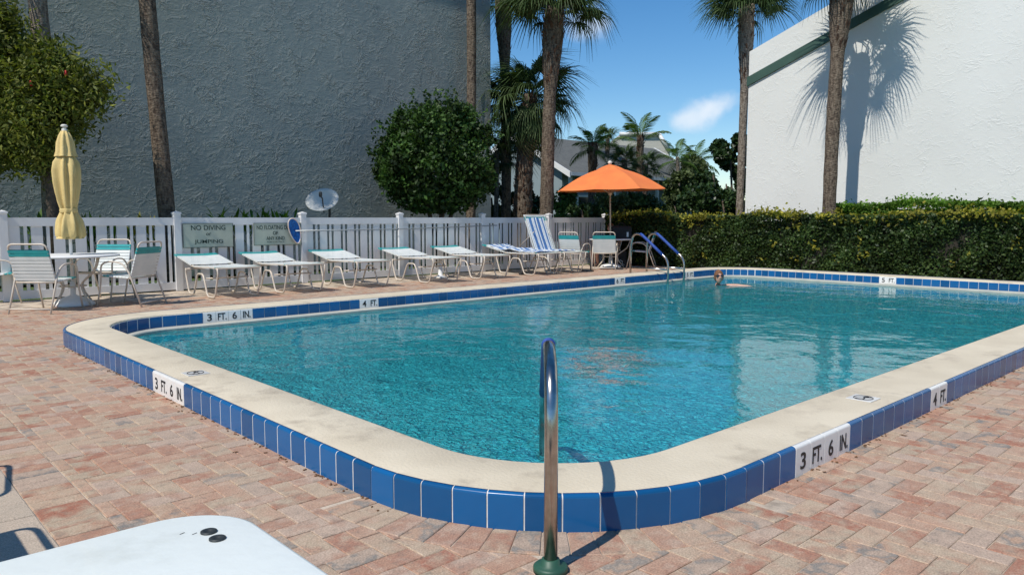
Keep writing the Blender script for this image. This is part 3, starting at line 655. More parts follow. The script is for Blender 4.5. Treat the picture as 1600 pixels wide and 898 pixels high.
# ------------------------------------------------------------------ loungers
def split(mb, _n, t):      # one mesh per strap of the builder
    nv = 12 if len(mb.v) % 12 == 0 and _n == 10 else 16; nf = len(mb.f)//(len(mb.v)//nv)
    for k in range(len(mb.v)//nv):
        obj('teal_strap', MB().add(mb.v[k*nv:(k+1)*nv], [tuple(i-k*nv for i in f) for f in mb.f[k*nf:(k+1)*nf]]), 'teal', t)
def lounger_parts(t, raised=False, towel=None):
    w = .34; H = .47; Lh = 1.80        # local: foot at y=0, head at +y
    hinge = .62 if not raised else .60
    fr = MB()
    for s in (-1, 1):
        path = [(s*w, -.0, H), (s*w, -.02, .40), (s*w, .12, .02), (s*w, .42, .02), (s*w, .52, .26), (s*w, .58, .36), (s*w, .80, .36), (s*w, .86, .26), (s*w, .98, .02), (s*w, 1.20, .02), (s*w, 1.32, .34), (s*w, 1.30, .42)]
        o = obj('leg_frame', MB().tube(fillet(path, .07, 4), .0145, 7), 'frame', t)
    fr.tube(fillet([(-w, -.0, H-.03), (-w, -.0, H), (-w+.001, -.0, H+.005), (w-.001, -.0, H+.005), (w, 0, H), (w, 0, H-.03)], .03, 3), .0145, 7)
    for s in (-1, 1): fr.tube(fillet([(s*w, 0, H), (s*w, .1, H+.012), (s*w, .9, H-.01), (s*w, 1.05, H)], .05, 3), .0145, 7)
    for y in (.45, 1.30): fr.tube([(-w, y, .3 if y < 1 else .41), (w, y, .3 if y < 1 else .41)], .012, 6)
    if raised:
        th = R(66); by, bz = .95, H; L_ = .92
    else: th = R(10.5); by, bz = 1.02, H; L_ = .80
    e = (by+L_*math.cos(th), bz+L_*math.sin(th))
    back = MB(); ww = w-.02
    back.tube(fillet([(-ww, by, bz), (-ww, e[0], e[1]), (ww, e[0], e[1]), (ww, by, bz)], .08, 5), .0145, 7)
    if raised: back.tube([(-ww*.8, by+.25*math.cos(th), bz+.5*math.sin(th)), (-ww*.8, by+.75, H)], .009, 6).tube([(ww*.8, by+.25*math.cos(th), bz+.5*math.sin(th)), (ww*.8, by+.75, H)], .009, 6)
    obj('seat_frame', fr, 'frame', t); obj('back_frame', back, 'frame', t)
    st, tl = MB(), MB()
    def strap(y, z, th_, mb, wd=.046):
        c, s_ = math.cos(th_)*wd/2, math.sin(th_)*wd/2; q = .004
        prof = [(y-c, z-s_), (y+c, z+s_)]
        W_ = w+.012
        vs = []
        for x, dz in ((-W_, -.012), (-W_, .012), (-W_*.4, .004), (W_*.4, .004), (W_, .012), (W_, -.012)):
            for (yy, zz) in prof: vs.append((x, yy-math.sin(th_)*dz*0, zz+dz))
        fs = [(2*i, 2*i+2, 2*i+3, 2*i+1) for i in range(5)]
        mb.add(vs, fs)
    y = .06; k = 0
    while y < by-.03:
        strap(y, H+.012-.012*(y > .3), 0, tl if k == 0 else st); y += .052; k += 1
    d = .05; k = 0; n = int((L_-.06)/.052)
    while d < L_-.02:
        strap(by+d*math.cos(th), bz+d*math.sin(th)+.01, th, tl if (k > n-3 and k < n+3 and not (raised and k == n)) else st); d += .052; k += 1
    obj('strap_webbing', st, 'strap', t, kind='stuff')
    split(tl, 10, t)
    return by, bz, th, L_, H, w
FY = 11.45
L0 = thing('sun_lounger', 'white strap sun lounger under the NO DIVING sign, leftmost of the row', 'sun lounger', (4.86, FY, 0), 0, 'strap loungers set along the fence')
lounger_parts(L0)
for (u, dy, rz, lb) in ((6.00, .02, .01, 'white strap sun lounger in front of the NO FLOATING sign, second from left'), (7.33, .05, -.02, 'white strap sun lounger just right of the pool net, third from left'),
                     (8.92, -.02, .015, 'white strap sun lounger beside the small white side table, fourth from left'), (10.25, .03, -.01, 'flat white strap sun lounger between the side table and the towel covered ones')):
    dup(L0, (u, FY+dy, 0), rz, lb)
def towel(t, lab, pts, width, name='striped_towel'):
    root = thing(name, lab, 'towel', t.location, t.rotation_euler.z, 'blue striped beach towels')
    ns_ = 14; P_ = [Vector((0, y, z)) for y, z in pts]; lnn = len(P_)
    for si in range(2):
        mb = MB()
        for k in range(ns_):
            blue = k in (2, 3, 6, 8, 9, 12)
            if (si == 1) != blue: continue
            x0, x1 = -width/2+width*k/ns_, -width/2+width*(k+1)/ns_
            vs = []
            for i, p in enumerate(P_):
                for x in (x0, x1):
                    wv = .012*math.sin(p.y*9+x*6)+.008*math.sin(p.y*23+x*13)
                    vs.append((x+.03*math.sin(p.y*4), p.y, p.z+abs(wv)+.004))
            n0 = len(vs); vs += [(a, b, c_-.008) for a, b, c_ in vs]
            fs = [(2*i, 2*i+1, 2*i+3, 2*i+2) for i in range(lnn-1)]+[(n0+2*i+2, n0+2*i+3, n0+2*i+1, n0+2*i) for i in range(lnn-1)]
            fs += [(2*i+1, n0+2*i+1, n0+2*i+3, 2*i+3) for i in range(lnn-1)]+[(2*i+2, n0+2*i+2, n0+2*i, 2*i) for i in range(lnn-1)]
            mb.add(vs, fs, True)
        obj('blue_stripe' if si else 'white_stripe', mb, 'towelb' if si else 'towelw', root)
    return root
L6 = dup(L0, (11.74, FY+.0, 0), .01, 'flat strap lounger with a rumpled blue striped towel spread on it')
towel(L6, 'rumpled blue and white striped towel lying on the flat lounger', [(.15+i*.05, .50+(.0 if i < 18 else (i-18)*.05*math.tan(R(10.5)))+(.06*math.exp(-((i-15)/3.)**2))) for i in range(32)], .66)
L7 = thing('sun_lounger', 'strap lounger with its back raised and a blue striped towel over it', 'sun lounger', (12.56, FY, 0), -.02, 'strap loungers set along the fence')
by, bz, th, LL, H_, w_ = lounger_parts(L7, True)
pts = [(.25+i*.05, .497) for i in range(14)]+[(by+.0+i*.05*math.cos(th), bz+.03+i*.05*math.sin(th)) for i in range(0, 17)]
towel(L7, 'blue and white striped towel draped over the raised lounger back', pts, .56)
# little white side table
stb = thing('side_table', 'small white plastic side table between two loungers by the fence', 'table', (9.62, 12.55, 0))
obj('table_top', MB().lathe([(.0, .40), (.2, .40), (.21, .41), (.21, .425), (.2, .43), (0, .43)], 20, cap=False), 'white', stb); obj('pedestal', MB().lathe([(.13, 0), (.14, .02), (.05, .05), (.04, .2), (.05, .40)], 16), 'white', stb)
# dark shoes under the lounger
for i, (x, y, lb) in enumerate(((11.45, 11.9, 'black sandal under the towel covered lounger, nearer the pool'), (11.6, 12.0, 'black sandal under the towel covered lounger, nearer the fence'))):
    sd = thing('sandal', lb, 'shoe', (x, y, 0), .5+i*.5, 'black sandals left under a lounger')
    sole = [(-.05, -.12), (.05, -.12), (.045, 0), (.055, .09), (.02, .14), (-.03, .135), (-.05, .08), (-.035, 0)]
    obj('sole', MB().prism(sole, .002, .028), 'black', sd)
    obj('strap', MB().tube(arcpts((0, .06, .028), .05, 0, PI, 8, (1, 0, 0), (0, 0, 1)), .012, 6), 'black', sd)

# ------------------------------------------------------------------ strap chairs
def chair(t):
    w = .28      # faces +y
    for s in (-1, 1):
        path = [(s*w, .34, .0), (s*w, .27, .30), (s*w, .25, .60), (s*w, .12, .64), (s*w, -.08, .62), (s*w, -.18, .50), (s*w, -.36, .0)]
        obj('leg_frame', MB().tube(fillet(path, .09, 4), .0125, 7), 'frame', t)
    b = MB(); b.tube([(-w, -.34, .06), (w, -.34, .06)], .011, 6)
    obj('stretcher', b, 'frame', t)
    sf = MB(); v = w-.02
    sf.tube(fillet([(-v, -.20, .40), (-v, .22, .43), (-v+.0, .26, .42), (v, .26, .42), (v, .22, .43), (v, -.20, .40)], .03, 3), .0125, 7).tube([(-w, -.20, .40), (w, -.20, .40)], .0125, 7)
    sf.tube([(-w, .255, .42), (w, .255, .42)], .010, 6)
    obj('seat_frame', sf, 'frame', t)
    th = R(107); bk = MB(); by, bz, L_ = -.19, .40, .53
    P_ = lambda x, d: (x, by+d*math.cos(th), bz+d*math.sin(th))
    bk.tube(fillet([P_(-v, 0), P_(-v, L_), P_(v, L_), P_(v, 0)], .08, 5), .0125, 7); obj('back_frame', bk, 'frame', t)
    st, tl, ss = MB(), MB(), MB()
    def strap(p0, p1, mb, nrm):
        a, b_ = Vector(p0), Vector(p1); q = Vector(nrm)*.013; W_ = v+.012
        xs = (-W_, -W_+.006, W_-.006, W_); vs = []
        for side in (1, -1):
            for x in xs:
                k = .55 if abs(x) > W_-.001 else 1.0
                vs += [(x, a.y+q.y*side*k, a.z+q.z*side*k), (x, b_.y+q.y*side*k, b_.z+q.z*side*k)]
        fs = []
        for side in (0, 1):
            o = side*8
            for i in range(3):
                f_ = (o+2*i, o+2*i+2, o+2*i+3, o+2*i+1); fs.append(f_ if side == 0 else f_[::-1])
        fs += [(0, 8, 9, 1), (6, 7, 15, 14)]
        mb.add(vs, fs)
    nb = (0, math.sin(th), -math.cos(th))
    d = .03; k = 0
    while d < L_-.09:
        strap(P_(0, d), P_(0, d+.040), tl if k in (7, 8) else st, nb); d += .0475; k += 1
    y = -.16; k = 0
    while y < .23:
        strap((0, y, .403+(y+.2)*.07), (0, y+.042, .403+(y+.24)*.07), tl if k in (6, 7) else st, (0, 0, 1)); y += .05; k += 1
    obj('strap_webbing', st, 'strap', t, kind='stuff'); split(tl, 8, t)
GC = 'strap chairs around the two deck tables'
def face(px_deg): return A-PI/2+R(px_deg)     # 0 = facing away from the eye, +90 = facing left
x, y = at(66, 10.12)
CH = thing('strap_chair', 'strap chair with its back to the pool at the yellow umbrella table', 'chair', (x, y, 0), face(-2), GC); chair(CH)
x, y = at(158, 11.55); dup(CH, (x, y, 0), face(178), 'strap chair on the fence side of the yellow umbrella table, facing the pool')
x, y = at(200, 10.85); dup(CH, (x, y, 0), face(80), 'strap chair seen from the side, right of the yellow umbrella table')
x, y = at(-8, 11.2); dup(CH, (x, y, 0), face(-70), 'strap chair cut by the left edge, left of the yellow umbrella table')
x, y = at(899, 18.1); dup(CH, (x, y, 0), face(-35), 'strap chair beside the raised lounger, left of the orange umbrella table')
x, y = at(946, 18.25); CF = dup(CH, (x, y, 0), face(-12), 'strap chair with its back to the pool under the orange umbrella')
x, y = at(1003, 18.9); dup(CH, (x, y, 0), face(75), 'strap chair behind the pool ladder, right of the orange umbrella table')
x, y = at(898, 19.6); CP = dup(CH, (*at(950, 19.75), 0), face(112), 'strap chair by the fence with the person sitting on it')
dup(CH, (-.40, 3.17, 0), R(90), 'strap chair just outside the left edge whose shadow falls on the pavers')
dup(CH, (-.36, 4.22, 0), R(80), 'farther strap chair outside the left edge, its shadow above the other one')

# ------------------------------------------------------------------ tables
def round_table(t, r, base=True):
    obj('table_top', MB().lathe([(0, .695), (r-.02, .695), (r, .70), (r, .718), (r-.01, .725), (0, .725)], 40, cap=False), 'white', t)
    mb = MB()
    for k in range(2):
        a = PI*k/2+.5; dx, dy = math.cos(a), math.sin(a)
        for s in (-1, 1):
            obj('leg', MB().tube(fillet([(s*dx*.48, s*dy*.48, .69), (s*dx*.42, s*dy*.42, .5), (s*dx*.16, s*dy*.16, .32), (s*dx*.18, s*dy*.18, .2), (s*dx*.34, s*dy*.34, 0)], .12, 4), .0135, 7), 'frame', t)
    mb.tube([(.17*math.cos(i*PI/8), .17*math.sin(i*PI/8), .28) for i in range(16)], .010, 6, closed=True); obj('leg_ring', mb, 'frame', t)
TX, TY = at(108, 10.75)
T1 = thing('round_table', 'round white table around the closed yellow umbrella', 'table', (TX, TY, 0)); round_table(T1, .62)
T2X, T2Y = at(955, 18.95)
T2 = thing('round_table', 'round white table under the open orange umbrella', 'table', (T2X, T2Y, 0), .3); round_table(T2, .56)
# yellow closed umbrella
YU = thing('closed_umbrella', 'closed yellow canvas umbrella tied in the middle, white ball on top', 'umbrella', (TX, TY, 0), .3)
obj('base', MB().lathe([(.27, 0), (.28, .02), (.24, .06), (.15, .11), (.06, .14), (.035, .16), (.035, .34)], 28), 'white', YU)
obj('pole', MB().tube([(0, 0, .1), (0, 0, 2.38)], .02, 10), 'white', YU)
ph = [rng.uniform(0, 6) for _ in range(4)]
def fold(a, i): return .17*math.cos(8*a+.15*i)+.09*math.cos(3*a+ph[0]+.3*i)+.07*math.cos(13*a+ph[1]-.3*i)
rs_k = .86
zs = [(hz(y, 10.75)) for y in (246, 255, 268, 285, 300, 315, 324, 329, 334, 345, 358, 368, 373)]
rs = [.115, .165, .185, .18, .165, .14, .115, .10, .12, .165, .185, .19, .16]
obj('canopy', MB().lathe(list(zip([q*rs_k for q in rs], zs)), 64, fold=fold, cap=False).lathe([(.155, zs[-1]+.005), (.03, zs[-1]+.12)], 64, fold=fold, cap=False), 'yellow', YU)
obj('vent_cap', MB().lathe([(.135, hz(246, 10.75)), (.115, hz(238, 10.75)), (.105, hz(225, 10.75)), (.075, hz(214, 10.75)), (.045, hz(207, 10.75)), (.0, hz(206, 10.75))], 64, fold=lambda a, i: .14*math.cos(8*a)+.05*math.cos(3*a+1), cap=False), 'yellow', YU)
obj('tie_band', MB().lathe([(.108, zs[7]-.03), (.115, zs[7]), (.108, zs[7]+.03)], 40, fold=lambda a, i: .05*math.cos(8*a), cap=False), 'yellow', YU)
obj('finial', MB().lathe([(.035, hz(207, 10.75)), (.038, hz(204, 10.75)), (.02, hz(203, 10.75)), (.022, hz(202, 10.75)), (.042, hz(200.5, 10.75)), (.047, hz(199, 10.75)), (.03, hz(197, 10.75)), (.0, hz(196.5, 10.75))], 16, cap=False), 'cream_knob', YU)
# orange open umbrella
OU = thing('open_umbrella', 'open orange canvas umbrella on a pale pole by the hedge', 'umbrella', (T2X, T2Y, 0), A-PI/2+R(22.5)); OU.rotation_euler[1] = R(-1.2)
obj('pole', MB().tube([(0, 0, .05), (0, 0, 2.5)], .019, 10), 'wood', OU)
obj('base', MB().lathe([(.26, 0), (.27, .03), (.22, .07), (.06, .11), (.04, .3)], 24), 'white', OU)
def canopy(r0, z0, r1, z1, sag, thick, n=8, rows=7, valance=0, sub=6):
    mb = MB(); vs = []; N_ = n*sub
    for layer in (0, 1):
        for i in range(rows+1):
            t = i/rows; r = r0+(r1-r0)*t; z = z0+(z1-z0)*(t**1.0)+sag*math.sin(PI*t)
            for j in range(N_):
                a = 2*PI*j/N_; k = (j % sub)/sub; rr_ = r*(math.cos(PI/n)/math.cos((k-.5)*2*PI/n)); dip = .05*t*math.sin(PI*k)
                vs.append((rr_*math.cos(a), rr_*math.sin(a), z-dip*(.6 if i < rows else .3)-layer*thick))
    fs = []; o = (rows+1)*N_
    for i in range(rows):
        for j in range(N_):
            a, b, c, d = i*N_+j, i*N_+(j+1) % N_, (i+1)*N_+(j+1) % N_, (i+1)*N_+j
            fs += [(a, d, c, b), (o+a, o+b, o+c, o+d)]
    for j in range(N_): a, b = rows*N_+j, rows*N_+(j+1) % N_; fs.append((a, o+a, o+b, b))
    mb.add(vs, fs, True); return mb
zc = 2.50
c_ = obj('canopy', canopy(.02, zc, 1.38, 1.93, .10, .006), 'orange', OU); smooth_by_angle(c_, 20)
obj('vent_cap', canopy(.02, zc+.06, .40, zc-.09, .02, .005, rows=4), 'orange', OU)
obj('finial', MB().lathe([(.02, zc+.03), (.025, zc+.06), (.05, zc+.085), (.055, zc+.11), (.035, zc+.145), (0, zc+.155)], 14, cap=False), 'cream_knob', OU)
for k in range(8):
    a = 2*PI*k/8; obj('rib', MB().tube([(.03*math.cos(a), .03*math.sin(a), zc-.03), (.7*math.cos(a), .7*math.sin(a), (zc+1.93)/2+.055), (1.35*math.cos(a), 1.35*math.sin(a), 1.925)], .009, 5), 'wood', OU)
    obj('strut', MB().tube([(.03*math.cos(a), .03*math.sin(a), 1.85), (.62*math.cos(a), .62*math.sin(a), 2.26)], .008, 5), 'wood', OU)
obj('hub', MB().lathe([(.04, 1.8), (.05, 1.83), (.05, 1.87), (.03, 1.9)], 12), 'wood', OU)
# black bag on the table and the black wire stand
bg_ = thing('tote_bag', 'black bag with a white tag on the table under the orange umbrella', 'bag', (*at(971, 19.15), .727), face(5))
obj('bag_body', MB().prism([(-.24, -.1), (.24, -.1), (.25, .1), (-.25, .1)], 0, .27).add([(-.24, -.1, .27), (.24, -.1, .27), (.25, .1, .27), (-.25, .1, .27), (-.2, 0, .32), (.21, 0, .31)], [(0, 1, 5, 4), (2, 3, 4, 5), (1, 2, 5), (3, 0, 4)]), 'black', bg_)
obj('bag_tag', MB().box((.14, -.103, .1), (.05, .004, .12)), 'white', bg_)
obj('bag_handle', MB().tube(arcpts((0, 0, .3), .09, 0, PI, 8, (1, 0, 0), (0, 0, 1)), .01, 6), 'black', bg_)
bs = thing('wire_stand', 'small black wire stand on the deck between two strap chairs', 'stand', (*at(917, 17.7), 0), 0)
obj('base', MB().lathe([(.17, .0), (.18, .015), (.12, .03), (0.02, .04)], 20), 'dkmetal', bs)
for k in range(4):
    a = k*PI/2; obj('leg', MB().tube(fillet([(.15*math.cos(a), .15*math.sin(a), .02), (.12*math.cos(a), .12*math.sin(a), .22), (0, 0, .34)], .08, 4), .009, 6), 'dkmetal', bs)
# backpack below table 2
bp_ = thing('backpack', 'black backpack with white reflective marks on the deck under the far table', 'bag', (*at(967, 19.2), 0), face(20))
obj('pack_body', MB().prism([(-.17, -.12), (.17, -.12), (.2, .05), (.12, .14), (-.12, .14), (-.2, .05)], .0, .40).prism([(-.13, -.19), (.13, -.19), (.14, -.12), (-.14, -.12)], .03, .22), 'black', bp_)
obj('reflective_mark', MB().tube([(-.06, -.195, .19), (.02, -.195, .15), (.0, -.195, .1), (.07, -.195, .06)], .008, 5), 'white', bp_)

# ------------------------------------------------------------------ stair rails
def rail_pts(L_, top, pb, legz=-.9, low=.25):     # in the local y-z plane, deck post at y=0, pool leg at y=L
    return fillet([(0, 0, 0), (0, 0, pb), (0, .06, top-.02), (0, .20, top), (0, .34, top-.07), (0, L_-.05, low+.06), (0, L_, low-.05), (0, L_, legz)], .10, 6)
g1 = Vector((1.86, 1.80)); dirn = Vector((cA, sA)); dirn = Vector((dirn.x*math.cos(R(-1.4))-dirn.y*math.sin(R(-1.4)), dirn.x*math.sin(R(-1.4))+dirn.y*math.cos(R(-1.4))))
NR = thing('stair_rail', 'stainless pool handrail with blue grip at the near corner on green foot', 'handrail', (g1.x, g1.y, 0), math.atan2(dirn.y, dirn.x)-PI/2)
obj('tube', MB().tube(fillet([(0, 0, 0), (0, 0, .56), (0, .07, .70), (0, .28, .745), (0, .48, .735), (0, 1.34, .29), (0, 1.42, .20), (0, 1.42, -.9)], .12, 6), .0245, 18, cap=True), 'steel', NR)

def sleeve(L_, top, low, r=.033):
    a = Vector((0, .24, top-.005)); b = Vector((0, .34, top-.07)); c = Vector((0, L_-.13, low+.06+(.08)/(L_-.39)*(top-.07-low-.06)))
    return MB().tube([a, b+(a-b)*.5+Vector((0, 0, .004)), b+(c-b)*.03, b+(c-b)*.5, c], r, 14)
obj('grip_sleeve', MB().tube(fillet([(0, .44, .738), (0, .49, .730), (0, 1.20, .362)], .12, 6), .0285, 14), 'bluegrip', NR)
obj('foot_plate', MB().lathe([(.062, 0.0), (.062, .018), (.055, .024), (.034, .026), (.032, .045), (.0245, .047)], 28), 'green', NR)
for k, (x, lb) in enumerate(((12.24, 'left of the two steel ladder rails with blue grips by the hedge'), (12.78, 'right of the two steel ladder rails with blue grips by the hedge'))):
    FR = thing('ladder_rail', lb, 'handrail', (x, 9.62, 0), PI, 'ladder rails at the far end of the pool')
    obj('tube', MB().tube(rail_pts(.92, .93, .70, -.9, .40), .022, 10), 'steel', FR)
    obj('grip_sleeve', sleeve(.92, .93, .40, .028), 'bluegrip', FR)
    obj('brace', MB().tube([(0, 0, .24), (0, .92, .24)], .018, 10), 'steel', FR)
    obj('foot_plate', MB().lathe([(.05, 0), (.05, .02), (.025, .03)], 18), 'steel', FR)

# ------------------------------------------------------------------ near white table
NT = thing('white_table', 'smooth white tabletop with rounded corner and two dark screws, bottom left', 'table', (-.06, .78, 0))
hx, hy, rc = .602, .592, .13
pts = []
for (sx, sy, a0) in ((1, -1, -PI/2), (1, 1, 0), (-1, 1, PI/2), (-1, -1, PI)):
    for i in range(13): a = a0+PI/2*i/12; pts.append((sx*(hx-rc)+rc*math.cos(a), sy*(hy-rc)+rc*math.sin(a)))
def scaled(p, d): 
    out = []
    for x, y in p: l = max(1e-6, 1); out.append((x*(1-d/hx), y*(1-d/hy)))
    return out
mb = MB(); levels = [(.03, .690), (.004, .692), (0, .70), (0, .712), (.003, .7175), (.009, .72)]
n = len(pts); vs = []
for d, z in levels: vs += [(x, y, z) for x, y in scaled(pts, d)]
fs = [(k*n+i, k*n+(i+1) % n, (k+1)*n+(i+1) % n, (k+1)*n+i) for k in range(len(levels)-1) for i in range(n)]+[tuple(range((len(levels)-1)*n, len(levels)*n)), tuple(range(n-1, -1, -1))]
mb.add(vs, fs); o = obj('table_top', mb, 'tabletop', NT); smooth_by_angle(o, 50)
for (x, y) in ((.525, .475), (.525, .438)):
    s_ = obj('screw', MB().lathe([(.0135, .7195), (.0135, .7225), (.011, .7235), (.006, .7225), (.0045, .7205), (0, .7205)], 20, cap=False), 'dkmetal', NT, (x-.0, y, 0))
for (x, y) in ((.49, .50), (.505, .485)): obj('scuff_mark', MB().box((x, y, .7203), (.009, .0015, .0006), .3), 'dkmetal', NT)
for sx in (-1, 1):
    for sy in (-1, 1): obj('leg', MB().tube([(sx*.45, sy*.45, .69), (sx*.5, sy*.5, 0)], .02, 8), 'white', NT)

# ------------------------------------------------------------------ buildings
WY = 16.5
gw = thing('grey_building', 'tall grey stucco building wall filling the left background', 'building', (0, WY, 0))
mb = MB().box((-2.9, 4, 4.5), (34.8, 8, 9)); o = obj('wall', mb, 'grey_stucco', gw)
obj('parapet_cap', MB().box((-2.9, 3.95, 9.06), (35, 8.3, .12)), 'white', gw)
WX = 19.2
wb = thing('white_building', 'white stucco building with a green sloping band, right of the palms', 'building', (WX, 0, 0))
def wz(v): return 4.84+(11.1-v)*.373       # underside of the green band
v0_, v1_ = 11.1, -6
# wall polygon in y-z, extruded in x
def slab(poly, x0, x1):
    n = len(poly); vs = [(x0, y, z) for y, z in poly]+[(x1, y, z) for y, z in poly]
    return MB().add(vs, [tuple(range(n)), tuple(range(2*n-1, n-1, -1))]+[(i, n+i, n+(i+1) % n, (i+1) % n) for i in range(n)])
obj('wall', slab([(v0_, -.05), (v1_, -.05), (v1_, wz(v1_)+.05), (v0_, wz(v0_)+.05)], 0, 9), 'white_stucco', wb)
obj('parapet', slab([(v0_, wz(v0_)+.052), (v1_, wz(v1_)+.052), (v1_, wz(v1_)+.93), (v0_, wz(v0_)+.93)], .0, .35), 'white_stucco', wb)
obj('green_band', slab([(v0_+.03, wz(v0_)), (v1_, wz(v1_)), (v1_, wz(v1_)+.24), (v0_+.03, wz(v0_)+.24)], -.05, .0), 'dkgreen', wb)
# far house with grey shingle roof (ridge along x)
hs = thing('shingle_house', 'low house with grey shingle roof and white rake boards behind the palms', 'house', (21.9, 20.6, 0))
ze = hz(262, 30); zr = hz(211, 32.2); yr = 3.06
obj('wall', MB().add([(0.25, .3, 0), (9.5, .3, 0), (9.5, 5.8, 0), (.25, 5.8, 0), (.25, .3, ze-.1), (9.5, .3, ze-.1), (9.5, 5.8, ze-.1), (.25, 5.8, ze-.1), (.25, yr, zr-.25), (9.5, yr, zr-.25)], [(0, 1, 5, 4), (1, 2, 6, 9, 5), (2, 3, 7, 6), (3, 0, 4, 8, 7)]), 'housewall', hs)
obj('roof', MB().add([(0, -.35, ze-.2), (10, -.35, ze-.2), (10, yr, zr), (0, yr, zr), (0, 6.4, ze-.2), (10, 6.4, ze-.2), (0, -.35, ze-.32), (10, -.35, ze-.32), (10, yr, zr-.12), (0, yr, zr-.12), (0, 6.4, ze-.32), (10, 6.4, ze-.32)], [(0, 1, 2, 3), (3, 2, 5, 4), (7, 6, 9, 8), (8, 9, 10, 11), (0, 6, 7, 1), (4, 5, 11, 10)]), 'roof', hs)
for (y0, z0, y1, z1) in ((-.4, ze-.22, yr, zr+.01), (yr, zr+.01, 6.45, ze-.22)):
    for x0 in (-.06, 10.0):
        obj('rake_board', MB().add([(x0, y0, z0-.2), (x0, y1, z1-.2), (x0, y1, z1+.03), (x0, y0, z0+.03), (x0+.06, y0, z0-.2), (x0+.06, y1, z1-.2), (x0+.06, y1, z1+.03), (x0+.06, y0, z0+.03)], [(0, 1, 2, 3), (7, 6, 5, 4), (0, 4, 5, 1), (3, 2, 6, 7), (1, 5, 6, 2), (0, 3, 7, 4)]), 'white', hs)
obj('fascia', MB().box((5, -.38, ze-.27), (9.96, .05, .14)), 'white', hs)
for x in (.3, 3, 6, 9.4): obj('porch_post', MB().box((x, -.1, (ze-.3)/2), (.12, .12, ze-.3)), 'white', hs)
for x in (1.8, 5.0, 7.8):
    wdw = obj('window', MB().box((x, .28, 1.5), (1.3, .06, 1.2)), 'glassdark', hs); obj('frame', MB().box((x, .27, 2.13), (1.45, .08, .08)).box((x, .27, .87), (1.45, .08, .08)).box((x-.69, .27, 1.5), (.08, .08, 1.18)).box((x+.69, .27, 1.5), (.08, .08, 1.18)).box((x, .24, 1.5), (.05, .04, 1.18)), 'white', wdw)
# beige gabled block farther off
bx, by_ = at(1000, 46)
bh = thing('beige_building', 'tall beige building with sloped roof edge beyond the shingle house', 'building', (bx, by_, 0), A-PI/2)
def X46(px): return (px-1000)/1185*46
bp2 = [(X46(905), 0), (X46(1045), 0), (X46(1045), hz(240, 46)), (X46(1027), hz(213, 46)), (X46(966), hz(213, 46)), (X46(945), hz(232, 46)), (X46(905), hz(236, 46))]
n = len(bp2); obj('wall', MB().add([(x, 0, z) for x, z in bp2]+[(x, 9, z) for x, z in bp2], [tuple(range(n)), tuple(range(2*n-1, n-1, -1))]+[(i, n+i, n+(i+1) % n, (i+1) % n) for i in range(n)]), 'beige', bh)
mb = MB()
for (a, b) in ((2, 3), (3, 4)):
    (xa, za), (xb, zb) = bp2[a], bp2[b]; mb.tube([(xa, -.1, za+.05), (xb, -.1, zb+.05)], .12, 4)
obj('roof_edge', mb, 'white', bh)
mr_ = [(X46(912), hz(222, 46)), (X46(925), hz(214, 46)), (X46(958), hz(217, 46)), (X46(964), hz(226, 46)), (X46(930), hz(229, 46))]
mx_, my_ = at(938, 50); mt = thing('mint_roof_building', 'building with a mint green roof peeking over the grey shingles', 'building', (mx_, my_, 0), A-PI/2)
def xx(px): return (px-938)/1185*50
z0, z1 = hz(229, 50), hz(214, 48)
obj('roof', MB().add([(xx(905), -2, z0), (xx(962), -2, z0), (xx(955), 1.5, z1), (xx(915), 1.5, z1), (xx(905), 5, z0), (xx(962), 5, z0)], [(0, 1, 2, 3), (3, 2, 5, 4), (1, 5, 2), (0, 3, 4)]), 'mint', mt)
obj('wall', MB().box(((xx(905)+xx(962))/2, 1.5, z0/2), (xx(958)-xx(909), 6.4, z0-.01)), 'beige', mt)

# ------------------------------------------------------------------ plants
def leafcloud(name, pts, size, m, parent, up=.3, elong=1.6, fold=True):
    n = len(pts); pts = np.asarray(pts)
    nrm = rng.normal(size=(n, 3)); nrm[:, 2] += up; nrm /= np.linalg.norm(nrm, axis=1)[:, None]
    t = rng.normal(size=(n, 3)); t -= nrm*(t*nrm).sum(1)[:, None]; t /= np.linalg.norm(t, axis=1)[:, None]; b = np.cross(nrm, t)
    s = (size*rng.uniform(.6, 1.35, n))[:, None]
    V = np.stack([pts-t*s*elong/2, pts+b*s/2-t*s*.05, pts+t*s*elong/2, pts-b*s/2-t*s*.05], 1).reshape(-1, 3)
    F = np.arange(4*n).reshape(n, 4)
    me = npmesh(name, V, F); me.materials.append(M[m]); return obj(name, me, None, parent)
def ellipsoid_pts(n, c, r, shell=.35, flatbot=None):
    d = rng.normal(size=(n, 3)); d /= np.linalg.norm(d, axis=1)[:, None]
    q = (1-shell*rng.random(n)**1.3)[:, None]; p = d*q*np.array(r)+np.array(c)
    if flatbot is not None: p[:, 2] = np.maximum(p[:, 2], flatbot+rng.normal(size=n)*.04)
    return p
